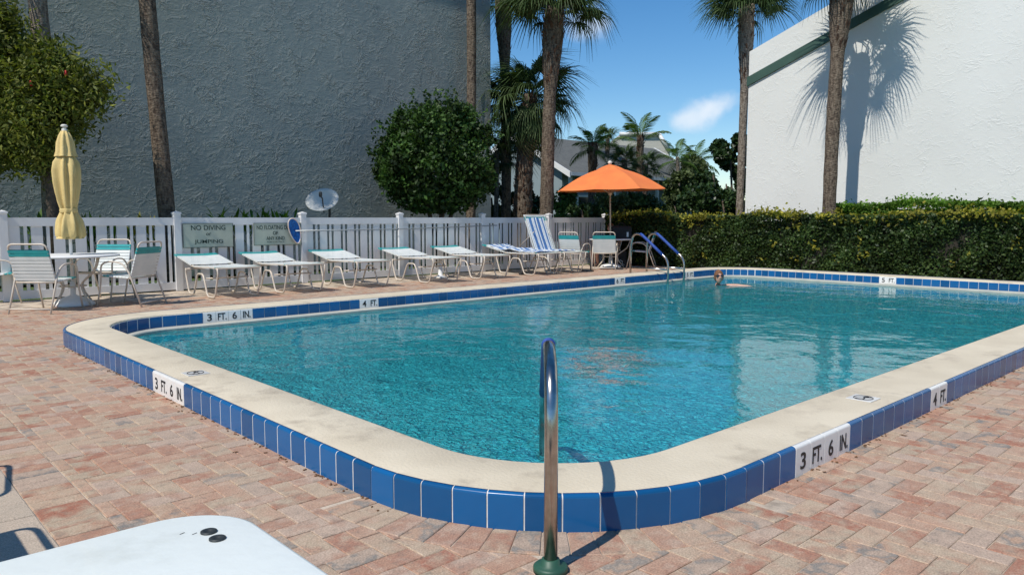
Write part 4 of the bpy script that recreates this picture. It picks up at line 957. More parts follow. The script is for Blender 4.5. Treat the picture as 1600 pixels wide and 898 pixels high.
def hedge(name, label, x0, x1, y0, y1, h, n, m, tip=None, ntip=0, size=.05, tipsize=.045, loc=None, coreinset=.14):
    t = thing(name, label, 'hedge', ((x0+x1)/2, (y0+y1)/2, 0)); cx, cy = (x0+x1)/2, (y0+y1)/2; wx, wy = x1-x0, y1-y0
    # uneven surface
    fr = rng.random(n); P_ = np.zeros((n, 3))
    face_ = fr < .56; top_ = (fr >= .56) & (fr < .84); rest = fr >= .84
    yy = rng.uniform(-wy/2, wy/2, n); zz = rng.uniform(.04, h, n)
    bulge = .06*np.sin(yy*2.1)+.05*np.sin(yy*5.3+zz*4)+.04*np.sin(zz*7+yy*3)
    depth = np.abs(rng.normal(size=n))*.07
    P_[:, 0] = np.where(face_, -wx/2+depth+bulge, rng.uniform(-wx/2, wx/2, n)); P_[:, 1] = yy
    zt = h+.05*np.sin(yy*1.7)+.03*np.sin(yy*4.1)
    P_[:, 2] = np.where(top_, zt-np.abs(rng.normal(size=n))*.06, zz)
    e = rest; P_[e, 1] = np.where(rng.random(e.sum()) < .5, -wy/2, wy/2)+rng.normal(size=e.sum())*.05
    leafcloud('foliage', P_, size, m, t)
    if tip:
        yy = rng.uniform(-wy/2, wy/2, ntip); cl = (np.sin(yy*3.1)+np.sin(yy*7.7+1)+np.sin(yy*13.1)+rng.normal(size=ntip)*.9) > -.2
        yy = yy[cl]; k = len(yy); q = np.zeros((k, 3)); q[:, 1] = yy; q[:, 0] = np.where(rng.random(k) < .5, -wx/2+rng.normal(size=k)*.07, rng.uniform(-wx/2, wx/2, k))
        q[:, 2] = h+.05*np.sin(yy*1.7)+.03*np.sin(yy*4.1)+rng.exponential(.035, k)-rng.exponential(.05, k)*(q[:, 0] < -wx/2+.2)
        leafcloud('new_growth', q, tipsize, tip, t, up=0)
        # sprigs of new growth down the face
        q2 = []
        for _ in range(46):
            y_, z_ = rng.uniform(-wy/2, wy/2), rng.uniform(.1, h)
            for k_ in range(9): q2.append((-wx/2-.03+.06*math.sin(y_*2.1)+rng.normal()*.02, y_+rng.normal()*.05, z_+rng.normal()*.05))
        leafcloud('face_sprig', q2, tipsize*.9, tip, t)['kind'] = 'stuff'
    c_in = coreinset; obj('twigs', MB().box((0.02, 0, (h-c_in)/2), (wx-2*c_in, wy-2*c_in, h-c_in)), 'core', t)
    return t
obj('planting_bed', MB().box((19, 4, -.03), (6.2, 19, .04)), 'mulch', kind='structure')
hedge('clipped_hedge', 'dark clipped hedge with yellow new growth along the far rim', 15.85, 17.0, -5.5, 13.35, 1.30, 120000, 'hedge', 'hedgetip', 9000, .042, .05)
hedge('bright_hedge', 'brighter green hedge behind the clipped one, at foot of the white wall', 17.95, 18.9, -5, 8.0, 1.58, 60000, 'hedgelite', 'hedgelite', 5000, .045, .045)

def fan_mesh(seed, dry=False):
    r = random.Random(seed); n = 36; Lp = r.uniform(.6, .9); Rb = r.uniform(.75, .95); V = []; F = []
    def quad(a, b, c, d): o = len(V); V.extend([a, b, c, d]); F.append((o, o+1, o+2, o+3))
    # petiole strip
    for k in range(4):
        y0, y1 = Lp*k/4, Lp*(k+1)/4; z = lambda y: -.10*(y/Lp)**2
        quad((-.016, y0, z(y0)), (.016, y0, z(y0)), (.012, y1, z(y1)), (-.012, y1, z(y1)))
        quad((0, y0, z(y0)-.015), (0, y0, z(y0)+.015), (0, y1, z(y1)+.012), (0, y1, z(y1)-.012))
    for i in range(n):
        a = R(-128+256*i/(n-1)); ca, sa = math.cos(a), math.sin(a)
        L_ = Rb*(.72+.32*max(0, ca))*r.uniform(.92, 1.06); hub = (0, Lp+.10*max(0, ca), -.10)
        dr = r.uniform(.6, 1.5); w0 = .016; prev = None
        for k, t in enumerate((0, .35, .7, 1.0)):
            d = L_*t; zz = hub[2]+.12*abs(sa)*t-dr*L_*max(0, t-.3)**2*1.5-(.25 if dry else 0)*t
            x, y = hub[0]+sa*d*(1-.12*t*t), hub[1]+ca*d*(1-.12*t*t)-.03*t
            w = (w0, .020, .012, .002)[k]; p = ((x-ca*w, y+sa*w, zz), (x, y, zz+.012*(1-t)), (x+ca*w, y-sa*w, zz))
            if prev:
                quad(prev[0], prev[1], p[1], p[0]); quad(prev[1], prev[2], p[2], p[1])
            prev = p
    V2 = np.array(V); F2 = np.array(F)
    me = npmesh('frond', V2, F2); return me
FANS = [fan_mesh(s) for s in range(5)]
for m_ in FANS: m_.materials.append(M['fan'])
FDRY = [fan_mesh(s+20, True) for s in range(2)]
for m_ in FDRY: m_.materials.append(M['fandry'])
def feather_mesh(seed):
    r = random.Random(seed); V = []; F = []; L_ = 1.5; n = 34
    def quad(a, b, c, d): o = len(V); V.extend([a, b, c, d]); F.append((o, o+1, o+2, o+3))
    def rc(t): return Vector((0, L_*(t-.12*t*t), .35*L_*t-.62*L_*t*t))
    for k in range(8):
        a, b = rc(k/8), rc((k+1)/8); w = .014*(1-k/9); quad(tuple(a+Vector((-w, 0, 0))), tuple(a+Vector((w, 0, 0))), tuple(b+Vector((w, 0, 0))), tuple(b+Vector((-w, 0, 0))))
    for i in range(n):
        t = .12+.88*i/(n-1); p = rc(t); l = .42*math.sin(PI*min(1, t*.85+.12))*r.uniform(.85, 1.1)+.05
        for s in (-1, 1):
            d = Vector((s*.8, .55, -.25+r.uniform(-.15, .1))).normalized(); m = p+d*l*.5+Vector((0, 0, .02)); e = p+d*l+Vector((0, 0, -.10*l/.4)); q = Vector((0, .017, 0))
            quad(tuple(p-q*.6), tuple(p+q*.6), tuple(m+q), tuple(m-q)); quad(tuple(m-q), tuple(m+q), tuple(e+q*.1), tuple(e-q*.1))
    return npmesh('frond', np.array(V), np.array(F))
FEA = [feather_mesh(s) for s in range(3)]
for m_ in FEA: m_.materials.append(M['coco'])
def palm(label, x, y, h, r0, r1, crown, kind='fan', scale=1, lean=(0, 0), boots=0, bootr=1.5, nf=30, trunk='trunk', group='tall palms around the pool', name='fan_palm', seed=1, skirt=0, flat=0, cat='palm tree', low=100):
    t = thing(name, label, cat, (x, y, -.03), 0, group); rd = random.Random(seed); mb = MB(); n = 22; P_, RRad = [], []
    for i in range(n+1):
        q = i/n; P_.append((lean[0]*q**1.5+.03*math.sin(q*5+seed), lean[1]*q**1.5+.03*math.cos(q*4+seed), h*q)); rr_ = r0*(1-q)+r1*q+.25*r0*math.exp(-q*14)
        if boots: 
            bz = (h*q-(h-boots))/boots
            if bz > 0: rr_ *= 1+(bootr-1)*math.sin(min(1, bz*1.15)*PI*.62)
        RRad.append(rr_*(1+rd.uniform(-.04, .04)))
    obj('trunk', mb.tube(P_, 0, 16, rr=RRad), trunk, t)
    top = Vector(P_[-1])
    if boots:
        bm_ = MB(); nb = int(boots*h*0+boots*46*(r0/.15))
        for k in range(nb):
            q = rd.random(); z = h-boots+q*boots*1.0; a = rd.random()*2*PI; i = min(n-1, int(z/h*n)); c = Vector(P_[i]).lerp(Vector(P_[i+1]), z/h*n-i); rad = RRad[i]
            er = Vector((math.cos(a), math.sin(a), 0)); tn = Vector((-math.sin(a), math.cos(a), 0)); b0 = c+er*rad*.85; b0.z = z; l = rd.uniform(.10, .2); w = rd.uniform(.03, .05)
            tp = b0+er*(.05+.05*rd.random())+Vector((0, 0, l))+tn*rd.uniform(-.06, .06)
            bm_.add([b0-tn*w, b0+tn*w, tp+tn*w*.45, tp-tn*w*.45, b0+er*.035], [(4, 1, 2), (4, 2, 3), (4, 3, 0), (0, 3, 2, 1)])
        obj('frond_bases', bm_, 'boots', t, kind='stuff')
    for k in range(nf):
        q = (k+.5)/nf; az = k*2.39996+rd.uniform(-.2, .2)
        el = R((80-low*q**.85)+rd.uniform(-8, 8)) if not flat else R(82-62*q)
        dry = skirt and k >= nf-skirt
        if dry: el = R(rd.uniform(-80, -55))
        me = rd.choice(FDRY if dry else (FANS if kind == 'fan' else FEA))
        o = obj('frond', me, None, t, tuple(top+Vector((math.cos(az)*r1*.5, math.sin(az)*r1*.5, -.02-.25*q)))); s = scale*rd.uniform(.85, 1.12); o.scale = (s, s, s)
        o.rotation_euler = (Matrix.Rotation(az-PI/2, 3, 'Z')@Matrix.Rotation(el, 3, 'X')@Matrix.Rotation(rd.uniform(-.35, .35), 3, 'Y')).to_euler()
    return t
def palmpx(label, pb, D, ytop, **k):
    x, y = at(pb, D); palm(label, x, y, hz(ytop, D), **k)
def leanpx(pb, pt, D): # sideways lean in metres to the right of the view
    d = (pt-pb)/1185*D; return (d*sA, -d*cA)
x, y = 17.5, 7.98
palm('palm with rough brown bark whose shadow falls on the white wall', x, y, hz(-50, 17.6), .15, .15, 1, lean=(.18, -.1), boots=1.95, bootr=1.75, nf=25, scale=.82, seed=3, low=85)
palmpx('slender pale palm at the left corner of the white building', 1157, 24, 16, r0=.11, r1=.14, crown=1, boots=2.4, bootr=1.75, trunk='trunklight', nf=44, scale=.95, seed=5, low=74)
palmpx('palm in the middle with a straight grey trunk, tallest above the fence', 851, 20.3, 14, r0=.19, r1=.15, crown=1, boots=2.2, bootr=1.75, lean=leanpx(851, 866, 20.3), nf=46, scale=.92, seed=8, low=78)
palmpx('curved dark palm nearest to the right edge of the grey wall', 792, 24, 0, r0=.15, r1=.16, crown=1, lean=leanpx(792, 786, 24), boots=2.0, bootr=1.6, nf=28, scale=.8, seed=12, low=75)
palmpx('shorter palm with a thick shaggy trunk of old leaf bases', 814, 22.2, 150, r0=.27, r1=.17, crown=1, boots=3.9, bootr=1.2, lean=leanpx(814, 828, 22.2), nf=54, scale=.92, seed=15, skirt=3, low=150)
palmpx('second shorter palm, its crown left of the shaggy one', 789, 23, 152, r0=.12, r1=.12, crown=1, boots=.6, bootr=1.2, nf=24, scale=.62, seed=31, low=140)
palmpx('thin palm standing against the grey wall behind the round tree', 737, 20.6, -190, r0=.13, r1=.12, crown=1, nf=24, scale=1, seed=18)
palmpx('tall palm close behind the fence left of the NO DIVING sign', 262, 13.5, -165, r0=.14, r1=.14, crown=1, lean=leanpx(262, 236, 13.5), nf=26, scale=.75, seed=21)
palmpx('grey palm trunk rising out of the flowering tree', 84, 12.9, -165, r0=.15, r1=.14, crown=1, lean=leanpx(84, 70, 12.9), nf=26, scale=.75, seed=24, trunk='trunklight')
# smaller palms beyond
G2 = 'small palms in front of the far houses'
palmpx('feathery palm left of the orange umbrella top', 925, 25, 222, r0=.11, r1=.12, crown=1, kind='fea', nf=16, scale=.56, boots=1.2, bootr=1.3, seed=41, group=G2, name='feather_palm')
palmpx('young feathery palm with upright fronds right of the umbrella top', 998, 25, 212, r0=.08, r1=.09, crown=1, kind='fea', nf=7, scale=.72, boots=1.3, bootr=1.3, seed=43, group=G2, name='feather_palm', flat=1)
palmpx('small round fan palm just behind the umbrella, right of its knob', 975, 24, 248, r0=.09, r1=.09, crown=1, nf=24, scale=.42, seed=45, group=G2)
palmpx('small fan palm between the umbrella and the beige building', 1008, 26, 256, r0=.09, r1=.09, crown=1, nf=22, scale=.42, seed=46, group=G2)
palmpx('little fan palm in front of the mint roof', 948, 34, 215, r0=.1, r1=.1, crown=1, nf=20, scale=.42, seed=47, group=G2)
palmpx('thin bare palm between round tree and curved palm', 776, 23.2, 235, r0=.07, r1=.07, crown=1, nf=18, scale=.6, seed=48, group=G2, trunk='trunklight')
palmpx('slim coconut palm right of the beige building', 1062, 34, 245, r0=.08, r1=.08, crown=1, kind='fea', nf=12, scale=.75, seed=49, group=G2, trunk='trunklight', lean=leanpx(1066, 1060, 34), name='feather_palm')
palmpx('coconut palm in the middle of the far thicket', 1085, 36, 250, r0=.08, r1=.08, crown=1, kind='fea', nf=12, scale=.75, seed=50, group=G2, trunk='trunklight', name='feather_palm')

def tree(name, label, x, y, trunks, lobes, n, size, m, bark='bark', shell=.5, group=None, extra=None, up=.3, cat='tree', elong=1.6, loose=.035):
    t = thing(name, label, cat, (x, y, -.03), 0, group)
    for tr in trunks: obj('trunk', MB().tube([Vector(p) for p, _ in tr], 0, 8, rr=[r for _, r in tr]), bark, t)
    vol = [l[3]*l[4]*l[5] for l in lobes]; tot = sum(v**.67 for v in vol); P_ = []
    for l, v in zip(lobes, vol): P_.append(ellipsoid_pts(int(n*v**.67/tot), l[:3], l[3:6], shell, l[6] if len(l) > 6 else None))
    P_ = np.concatenate(P_)
    # carve irregular gaps and clumps
    f_ = np.sin(P_[:, 0]*5.1+P_[:, 2]*3.3)+np.sin(P_[:, 1]*4.7-P_[:, 2]*4.9)+np.sin((P_[:, 0]+P_[:, 1])*8.3+P_[:, 2]*7.1)
    P_ = P_[f_+rng.normal(size=len(P_))*.8 > -1.05]
    P_ = P_+rng.normal(size=P_.shape)*loose
    leafcloud('crown', P_, size, m, t, up, elong)
    if extra: extra(t)
    return t
# round topiary tree
x, y = at(684, 17.9)
lob = [(0, 0, 2.60, 1.36, 1.25, 1.28, 1.45), (0, 0, 2.15, 1.40, 1.25, .85, 1.42), (.1, .1, 2.5, 1.1, 1.0, 1.0, 1.45)]
rd = random.Random(4)
for k in range(34):
    a = rd.random()*2*PI; e = rd.uniform(-.6, 1.4); c = Vector((math.cos(a)*math.cos(e)*1.22, math.sin(a)*math.cos(e)*1.12, 2.62+math.sin(e)*1.15)); lob.append((c.x, c.y, max(1.75, c.z), .33, .33, .30))
def sprigs(t):
    P_ = []
    for k in range(70):
        a = rd.random()*2*PI; e = rd.uniform(0, 1.5); d = Vector((math.cos(a)*math.cos(e), math.sin(a)*math.cos(e), math.sin(e)))
        b0 = Vector((0, 0, 2.62))+Vector((d.x*1.38, d.y*1.28, d.z*1.3)); l = rd.uniform(.15, .45)
        for j in range(14): P_.append(b0+(d+Vector((0, 0, .5))).normalized()*l*rd.random()+Vector((rd.gauss(0, .03), rd.gauss(0, .03), rd.gauss(0, .03))))
    leafcloud('outer_sprigs', [tuple(p) for p in P_], .055, 'leaf', t)
tree('round_tree', 'dark round clipped tree in front of the grey wall', x, y,
     [[((0, 0, 0), .09), ((.05, 0, .9), .07), ((.25, .1, 1.7), .05)], [((0, 0, 0), .08), ((-.06, 0, .8), .06), ((-.35, 0, 1.7), .04)], [((.2, .05, 0), .08), ((.28, .0, .9), .06), ((.6, .1, 1.8), .04)]],
     lob, 46000, .062, 'leaf', extra=sprigs, shell=.42)
# bottlebrush tree
x, y = at(50, 12.25)
lob = []; rd = random.Random(9)
for (px, py, r) in ((10, 60, 26), (30, 95, 34), (5, 120, 40), (60, 130, 40), (100, 120, 30), (40, 160, 45), (95, 160, 38), (125, 150, 24), (70, 195, 40), (15, 205, 42), (110, 195, 24), (60, 230, 28), (25, 245, 24), (-40, 110, 50), (-40, 190, 50), (75, 250, 18), (18, 45, 30), (45, 78, 28), (-15, 40, 30), (75, 105, 30), (105, 115, 26), (128, 135, 18), (135, 160, 15), (118, 208, 16), (85, 225, 22)):
    X = (px-50)/1185*12.6; lob.append((X*sA+rd.uniform(-.25, .25), -X*cA+rd.uniform(-.25, .25), hz(py, 12.6), r/1185*12.6, r/1185*12.6*1.1, r/1185*12.6*.9))
def flowers(t):
    for (px, py) in ((25, 118), (28, 92), (88, 137), (141, 122)):
        X = (px-50)/1185*12.1; c = (X*sA-.45*cA-.0, -X*cA-.45*sA, hz(py, 12.1)); mb = MB(); mb.lathe([(0, -.045), (.014, -.04), (.018, 0), (.012, .04), (0, .045)], 8, c, fold=lambda a, i: .3*math.cos(4*a), cap=False); obj('red_flower', mb, 'redflower', t)
x2, y2 = at(85, 12.6)
def tw(px, py): X = (px-50)/1185*12.6; return (X*sA, -X*cA, hz(py, 12.6))
tree('flowering_tree', 'olive green tree with a few red bottlebrush flowers at the left edge', x, y,
     [[((tw(85, 340)[0], tw(85, 340)[1], 0), .13), (tw(85, 270), .11), (tw(80, 220), .10), (tw(70, 150), .06)], [(tw(82, 230), .07), (tw(40, 180), .05), (tw(15, 120), .03)], [(tw(82, 225), .06), (tw(105, 170), .03)]],
     lob, 62000, .034, 'brush', extra=flowers, shell=1.0, up=-.2, elong=2.6, loose=.15)
# background broadleaf masses, each tree on its own
BG = 'dense trees and shrubs beyond the hedge'
def bush(label, px, D, ytop, wpx, m='darkleaf', n=5000, size=.11, name='background_tree', base=None, seed=0):
    x, y = at(px, D); rd = random.Random(seed); zt = hz(ytop, D); w = wpx/1185*D/2; lobes = []
    for k in range(16):
        a = rd.random()*2*PI; q = rd.random()**.5; z = zt*rd.uniform(.25, .85) if base is None else rd.uniform(base, zt*.85); lobes.append((math.cos(a)*w*.7*q, math.sin(a)*w*.7*q, z, w*rd.uniform(.22, .42), w*rd.uniform(.22, .42), max(.2, min(w*.32, zt-z))))
    tree(name, label, x, y, [[((0, 0, 0), .06+.01*w), ((.1, .05, zt*.4), .05), ((-.1, .1, zt*.75), .03)], [((0, 0, 0), .05), ((-.3*w, .1, zt*.5), .03)]], lobes, n, size, m, shell=.8, group=BG)
for a in (('dark sea grape tree touching the slender pale palm', 1143, 31, 186, 78, 'darkleaf', 16000, .14, 'background_tree', 1.2, 1), ('broad dark tree behind the slender pale palm, low crown', 1118, 33, 236, 105, 'darkleaf', 15000, .14, 'background_tree', .4, 2),
          ('feathery olive tree in the middle of the far thicket', 1082, 35, 226, 66, 'olive', 10000, .11, 'background_tree', 1.0, 3), ('olive shrub mass right of the umbrella edge', 1062, 30, 250, 54, 'olive', 8000, .10, 'background_shrub', None, 4),
          ('low green shrub behind the hedge under the thicket', 1100, 27, 280, 100, 'darkleaf', 10000, .10, 'background_shrub', None, 5), ('dark shrub behind the hedge left of the slender palm', 1135, 26, 285, 60, 'darkleaf', 5000, .10, 'background_shrub', None, 6),
          ('dark shrub behind the umbrella canopy on the right', 1010, 24, 292, 90, 'darkleaf', 6500, .09, 'background_shrub', None, 7), ('green shrub directly behind the umbrella pole', 955, 23.5, 285, 80, 'olive', 6000, .08, 'background_shrub', None, 8),
          ('bushy green shrub left of the umbrella canopy', 880, 24.5, 275, 70, 'coco', 6000, .09, 'background_shrub', None, 9), ('dark shrub between the shaggy and middle palms', 838, 25, 285, 50, 'darkleaf', 4500, .08, 'background_shrub', None, 10),
          ('dark shrub at the foot of the shaggy palm', 800, 25.5, 290, 50, 'darkleaf', 4500, .08, 'background_shrub', None, 11), ('olive shrub right of the round tree', 776, 24.5, 215, 44, 'olive', 4500, .08, 'background_shrub', 1.2, 12),
          ('shadowy shrub behind the far end of the fence', 915, 22.3, 300, 60, 'darkleaf', 5500, .08, 'background_shrub', None, 13)):
    bush(a[0], *a[1:5], m=a[5], n=a[6], size=a[7], name=a[8], base=a[9], seed=a[10])
# low plants peeping over the fence
def spiky(label, px, D, ytop, w, m, seed, name='low_plant'):
    x, y = at(px, D); rd = random.Random(seed); mb = MB(); t = thing(name, label, 'plant', (x, y, -.04), 0, 'low plants between the fence and the grey wall')
    for k in range(46):
        a = rd.random()*2*PI; l = rd.uniform(.35, .6); ox, oy = rd.gauss(0, w*.35), rd.gauss(0, w*.2); zb = hz(ytop, D)-l*.8-rd.uniform(0, .35); e = rd.uniform(.5, 1.3)
        d = Vector((math.cos(a)*math.cos(e), math.sin(a)*math.cos(e), math.sin(e))); s = d.cross(Vector((0, 0, 1))).normalized()*.03; b0 = Vector((ox, oy, zb)); m1 = b0+d*l*.6; e1 = b0+d*l+Vector((0, 0, -.05))
        mb.add([b0-s*.4, b0+s*.4, m1+s, m1-s, e1], [(0, 1, 2, 3), (3, 2, 4)])
    obj('leaves', mb, m, t)
    obj('stem', MB().tube([(0, 0, 0), (.02, 0, hz(ytop, D)*.6)], .02, 6).tube([(0, 0, 0), (.15, .05, hz(ytop, D)*.7)], .015, 6).tube([(0, 0, 0), (-.15, -.05, hz(ytop, D)*.7)], .015, 6), 'bark', t)
for i, (lb, px, D, yt, w, m_) in enumerate((('spiky green plant above the fence left of the NO FLOATING sign', 362, 15.2, 322, .7, 'leaf'), ('spiky green plant above the fence over the NO FLOATING sign', 405, 15.4, 322, .7, 'leaf'), ('spiky green plant above the fence left of the pool net post', 440, 15.5, 326, .6, 'leaf'),
        ('yellowish shrub tips above the fence left of the tall palm', 225, 14.4, 331, .6, 'hedgetip'), ('small green plant above the fence right of the yellow umbrella', 150, 13.8, 331, .5, 'leaf'), ('small dark plant above the fence beside the flowering tree trunk', 65, 13.3, 328, .4, 'leaf'))):
    spiky(lb, px, D, yt-7, w, 'hedgelite' if m_ == 'leaf' else m_, i+60)
# satellite dish
dx_, dy_ = at(513, 15.4)
sd = thing('satellite_dish', 'oval grey satellite dish on a dark post behind the fence', 'satellite dish', (dx_, dy_, 0), A-PI/2)
zc_ = hz(312, 15.4)
mb = MB(); nn_ = 28; rows = 6; vs = []
tilt = Matrix.Rotation(R(38), 3, 'X')@Matrix.Rotation(R(16), 3, 'Y')@Matrix.Rotation(R(-14), 3, 'Z')
for lay in (0, 1):
    for i in range(rows+1):
        for j in range(nn_):
            q = i/rows; a = 2*PI*j/nn_; v = Vector((.335*q*math.cos(a), 0.07*(1-q*q)+lay*.008, .27*q*math.sin(a))); v = Matrix.Rotation(R(-32), 3, 'X')@Matrix.Rotation(R(-12), 3, 'Y')@v; vs.append(v+Vector((-.12, 0, zc_)))
o_ = (rows+1)*nn_; fs = []
for i in range(rows):
    for j in range(nn_):
        a, b, c, d = i*nn_+j, i*nn_+(j+1) % nn_, (i+1)*nn_+(j+1) % nn_, (i+1)*nn_+j; fs += [(a, b, c, d), (o_+d, o_+c, o_+b, o_+a)]
fs += [(rows*nn_+j, rows*nn_+(j+1) % nn_, o_+rows*nn_+(j+1) % nn_, o_+rows*nn_+j) for j in range(nn_)]
mb.add(vs, fs, True); obj('reflector', mb, 'dish', sd)
obj('post', MB().tube([(0, .12, 0), (0, .12, zc_-.05), (-.06, .1, zc_)], .025, 8), 'dkmetal', sd)
obj('feed_arm', MB().tube([(-.1, .05, zc_-.25), (-.05, -.25, zc_+.02), (-.08, -.27, zc_+.06)], .014, 6), 'dkmetal', sd)
obj('feed_horn', MB().lathe([(.02, -.03), (.035, 0), (.035, .06), (.02, .08)], 10, (-.08, -.27, zc_+.07)), 'dkmetal', sd)

# ------------------------------------------------------------------ people
def skinbody(name, verts, edges, radii, m, parent, sub=2):
    me = bpy.data.meshes.new(name); me.from_pydata(verts, edges, []); o = obj(name, me, m, parent)
    sk = o.modifiers.new('skin', 'SKIN'); sk.use_smooth_shade = True
    ly = me.skin_vertices[0].data if me.skin_vertices else None
    if ly is None:
        bm = bmesh.new(); bm.from_mesh(me); bm.verts.layers.skin.verify(); bm.to_mesh(me); bm.free(); ly = me.skin_vertices[0].data
    for i, r in enumerate(radii): ly[i].radius = r if isinstance(r, tuple) else (r, r); ly[i].use_root = (i == 0)
    s = o.modifiers.new('sub', 'SUBSURF'); s.levels = sub; s.render_levels = sub
    return o
def headmesh(c, s=1, rot=None):     # faces -y, chin down
    mb = MB(); n = 24; rows = 18; vs = []
    for i in range(rows+1):
        v = i/rows; ph_ = PI*v; z = .125*math.cos(ph_); rr_ = math.sin(ph_)
        for j in range(n):
            a = 2*PI*j/n; x = .075*rr_*math.cos(a); y = .095*rr_*math.sin(a)
            jaw = max(0, -z/.125); x *= 1-.28*jaw*jaw; y = y*(1-.2*jaw)-(.012 if y > 0 else -.0)*jaw
            fr_ = max(0, -math.sin(a))**12     # front ridge
            y -= fr_*.026*math.exp(-((z+.018)/.022)**2)            # nose
            y += (max(0, -math.sin(a))**4)*.010*math.exp(-((z-.012)/.014)**2)   # eye hollow
            y -= fr_*.006*math.exp(-((z+.058)/.008)**2)            # lips
            ear = (abs(math.cos(a))**20)*math.exp(-((z+.005)/.03)**2); x += math.copysign(.018*ear, x)
            vs.append(Vector((x, y, z))*s)
    if rot: vs = [rot@v for v in vs]
    vs = [v+Vector(c) for v in vs]
    fs = [(i*n+j, (i+1)*n+j, (i+1)*n+(j+1) % n, i*n+(j+1) % n) for i in range(rows) for j in range(n)]
    return mb.add(vs, fs, True)
def hair(c, s, parent, rot=None, m='hair', back=-.02):
    mb = MB(); n = 30; rows = 14; vs = []; rd = random.Random(3)
    for i in range(rows+1):
        v = i/rows; 
        for j in range(n):
            a = 2*PI*j/n; front = max(0, -math.sin(a)); lim = PI*(.66-.30*front**2); ph_ = lim*v
            k = 1.13+(rd.uniform(-.04, .05) if i else 0); vs.append(Vector((.082*k*math.sin(ph_)*math.cos(a), .102*k*math.sin(ph_)*math.sin(a)+.006, .128*k*math.cos(ph_)))*s)
    if rot: vs = [rot@v for v in vs]
    mb.add([v+Vector(c) for v in vs], [(i*n+j, (i+1)*n+j, (i+1)*n+(j+1) % n, i*n+(j+1) % n) for i in range(rows) for j in range(n)], True); return obj('hair', mb, m, parent)
wx_, wy_ = at(1125, 14.35)
sw = thing('person', 'person in the water at the far end with short reddish hair and dark sunglasses', 'person', (wx_, wy_, -.03), A-PI/2)
# body below and at the surface: torso, neck, arms spread just under the surface
V_ = [(0, .25, -.55), (0, .15, -.3), (0, .05, -.11), (0, .02, -.02), (0, .0, .08), (.16, .04, -.03), (.34, -.04, -.005), (.52, -.16, -.015), (.62, -.25, -.03), (-.15, .04, -.08), (-.28, -.06, -.12), (-.34, -.22, -.14), (.08, .5, -.72), (-.08, .5, -.72), (.1, .9, -.8), (-.12, .9, -.75),
      (.66, -.27, -.03), (.70, -.30, -.035), (.665, -.31, -.035), (.69, -.345, -.04), (.64, -.33, -.04), (-.345, -.27, -.15), (-.35, -.32, -.155)]
E_ = [(0, 1), (1, 2), (2, 3), (3, 4), (2, 5), (5, 6), (6, 7), (7, 8), (2, 9), (9, 10), (10, 11), (0, 12), (0, 13), (12, 14), (13, 15), (8, 16), (16, 17), (8, 18), (18, 19), (8, 20), (11, 21), (21, 22)]
Rr = [(.13, .1), (.13, .1), (.12, .09), .055, .05, .055, .032, .028, .022, .06, .045, .035, .075, .075, .05, .05, .011, .009, .011, .009, .010, .02, .012]
skinbody('body', V_, E_, Rr, 'skin', sw)
RT = Matrix.Rotation(R(-16), 3, 'X')
hd = obj('head', headmesh((0, -.02, .15), 1.0, RT), 'skin', sw)
hair((0, -.015, .160), .94, sw, RT)
gl = MB()
for s in (-1, 1): gl.lathe([(0, 0), (.03, .002), (.032, .01), (0, .014)], 14)
gl = MB()
for s in (-1, 1):
    pts_ = [(s*.038+.034*math.cos(a), -.02-.088-.004*math.cos(a*2), .160+.024*math.sin(a)) for a in [2*PI*i/14 for i in range(14)]]
    gl.add(pts_+[(x_, y_-.012, z_) for x_, y_, z_ in pts_], [tuple(range(14)), tuple(range(27, 13, -1))]+[(i, 14+i, 14+(i+1) % 14, (i+1) % 14) for i in range(14)])
    gl.tube([(s*.064, -.10, .168), (s*.082, -.05, .170), (s*.082, .02, .168)], .005, 6)
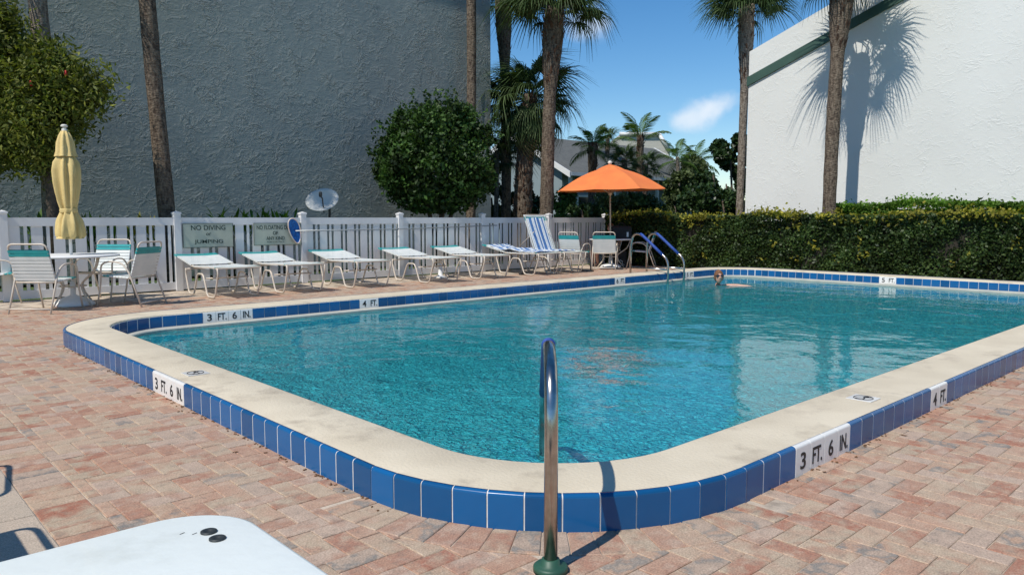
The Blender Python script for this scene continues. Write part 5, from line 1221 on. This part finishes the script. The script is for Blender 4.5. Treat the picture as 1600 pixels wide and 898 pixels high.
gl.tube([(-.012, -.112, .166), (.012, -.112, .166)], .005, 6); gl.v = [tuple(RT@(Vector(v)-Vector((0, -.02, .15)))+Vector((0, -.02, .15))) for v in gl.v]; obj('sunglasses', gl, 'glassdark', sw)
# seated person by the fence behind the far table
se = thing('person', 'person sitting behind the far table, bare arms and knees, mostly hidden by a chair', 'person', (*at(950, 19.75), 0), face(112)); se.scale = (.9, .9, .9)
# local: faces +y as the chair does
V_ = [(0, -.05, .52), (0, -.12, .70), (0, -.15, .86), (0, -.13, .95), (0, -.11, 1.0), (.17, -.13, .84), (.27, -.05, .66), (.26, .16, .60), (.22, .26, .60), (-.17, -.13, .84), (-.27, -.05, .66), (-.26, .16, .60), (-.22, .26, .60),
      (.10, .10, .52), (.13, .38, .53), (.13, .42, .28), (.13, .38, .07), (.13, .50, .03), (-.10, .10, .52), (-.13, .38, .53), (-.13, .42, .28), (-.13, .38, .07), (-.13, .50, .03), (.2, .30, .595), (.23, .31, .595), (-.2, .30, .595), (-.23, .31, .595)]
E_ = [(0, 1), (1, 2), (2, 3), (3, 4), (2, 5), (5, 6), (6, 7), (7, 8), (2, 9), (9, 10), (10, 11), (11, 12), (0, 13), (13, 14), (14, 15), (15, 16), (16, 17), (0, 18), (18, 19), (19, 20), (20, 21), (21, 22), (8, 23), (8, 24), (12, 25), (12, 26)]
Rr = [(.15, .11), (.14, .10), (.15, .10), .055, .05, .055, .043, .035, .028, .055, .043, .035, .028, .09, .068, .055, .04, .035, .09, .068, .055, .04, .035, .011, .011, .011, .011]
skinbody('body', V_, E_, Rr, 'skin', se)
mb = MB(); mb.lathe([(.19, .50), (.185, .6), (.18, .72), (.20, .82), (.18, .885), (.08, .91)], 20, (0, -.11, 0), cap=False); sh_ = obj('shirt', mb, 'swim', se); sh_.scale = (1, .72, 1); sh_.location = (0, -.035, 0)
rt = Matrix.Rotation(PI, 3, 'Z'); obj('head', headmesh((0, -.09, 1.08), .95, rt), 'skin', se); hair((0, -.09, 1.09), .95, se, rt)
print('objects', len(bpy.data.objects), 'tris', sum(len(o.data.polygons) for o in bpy.data.objects if o.type == 'MESH'))
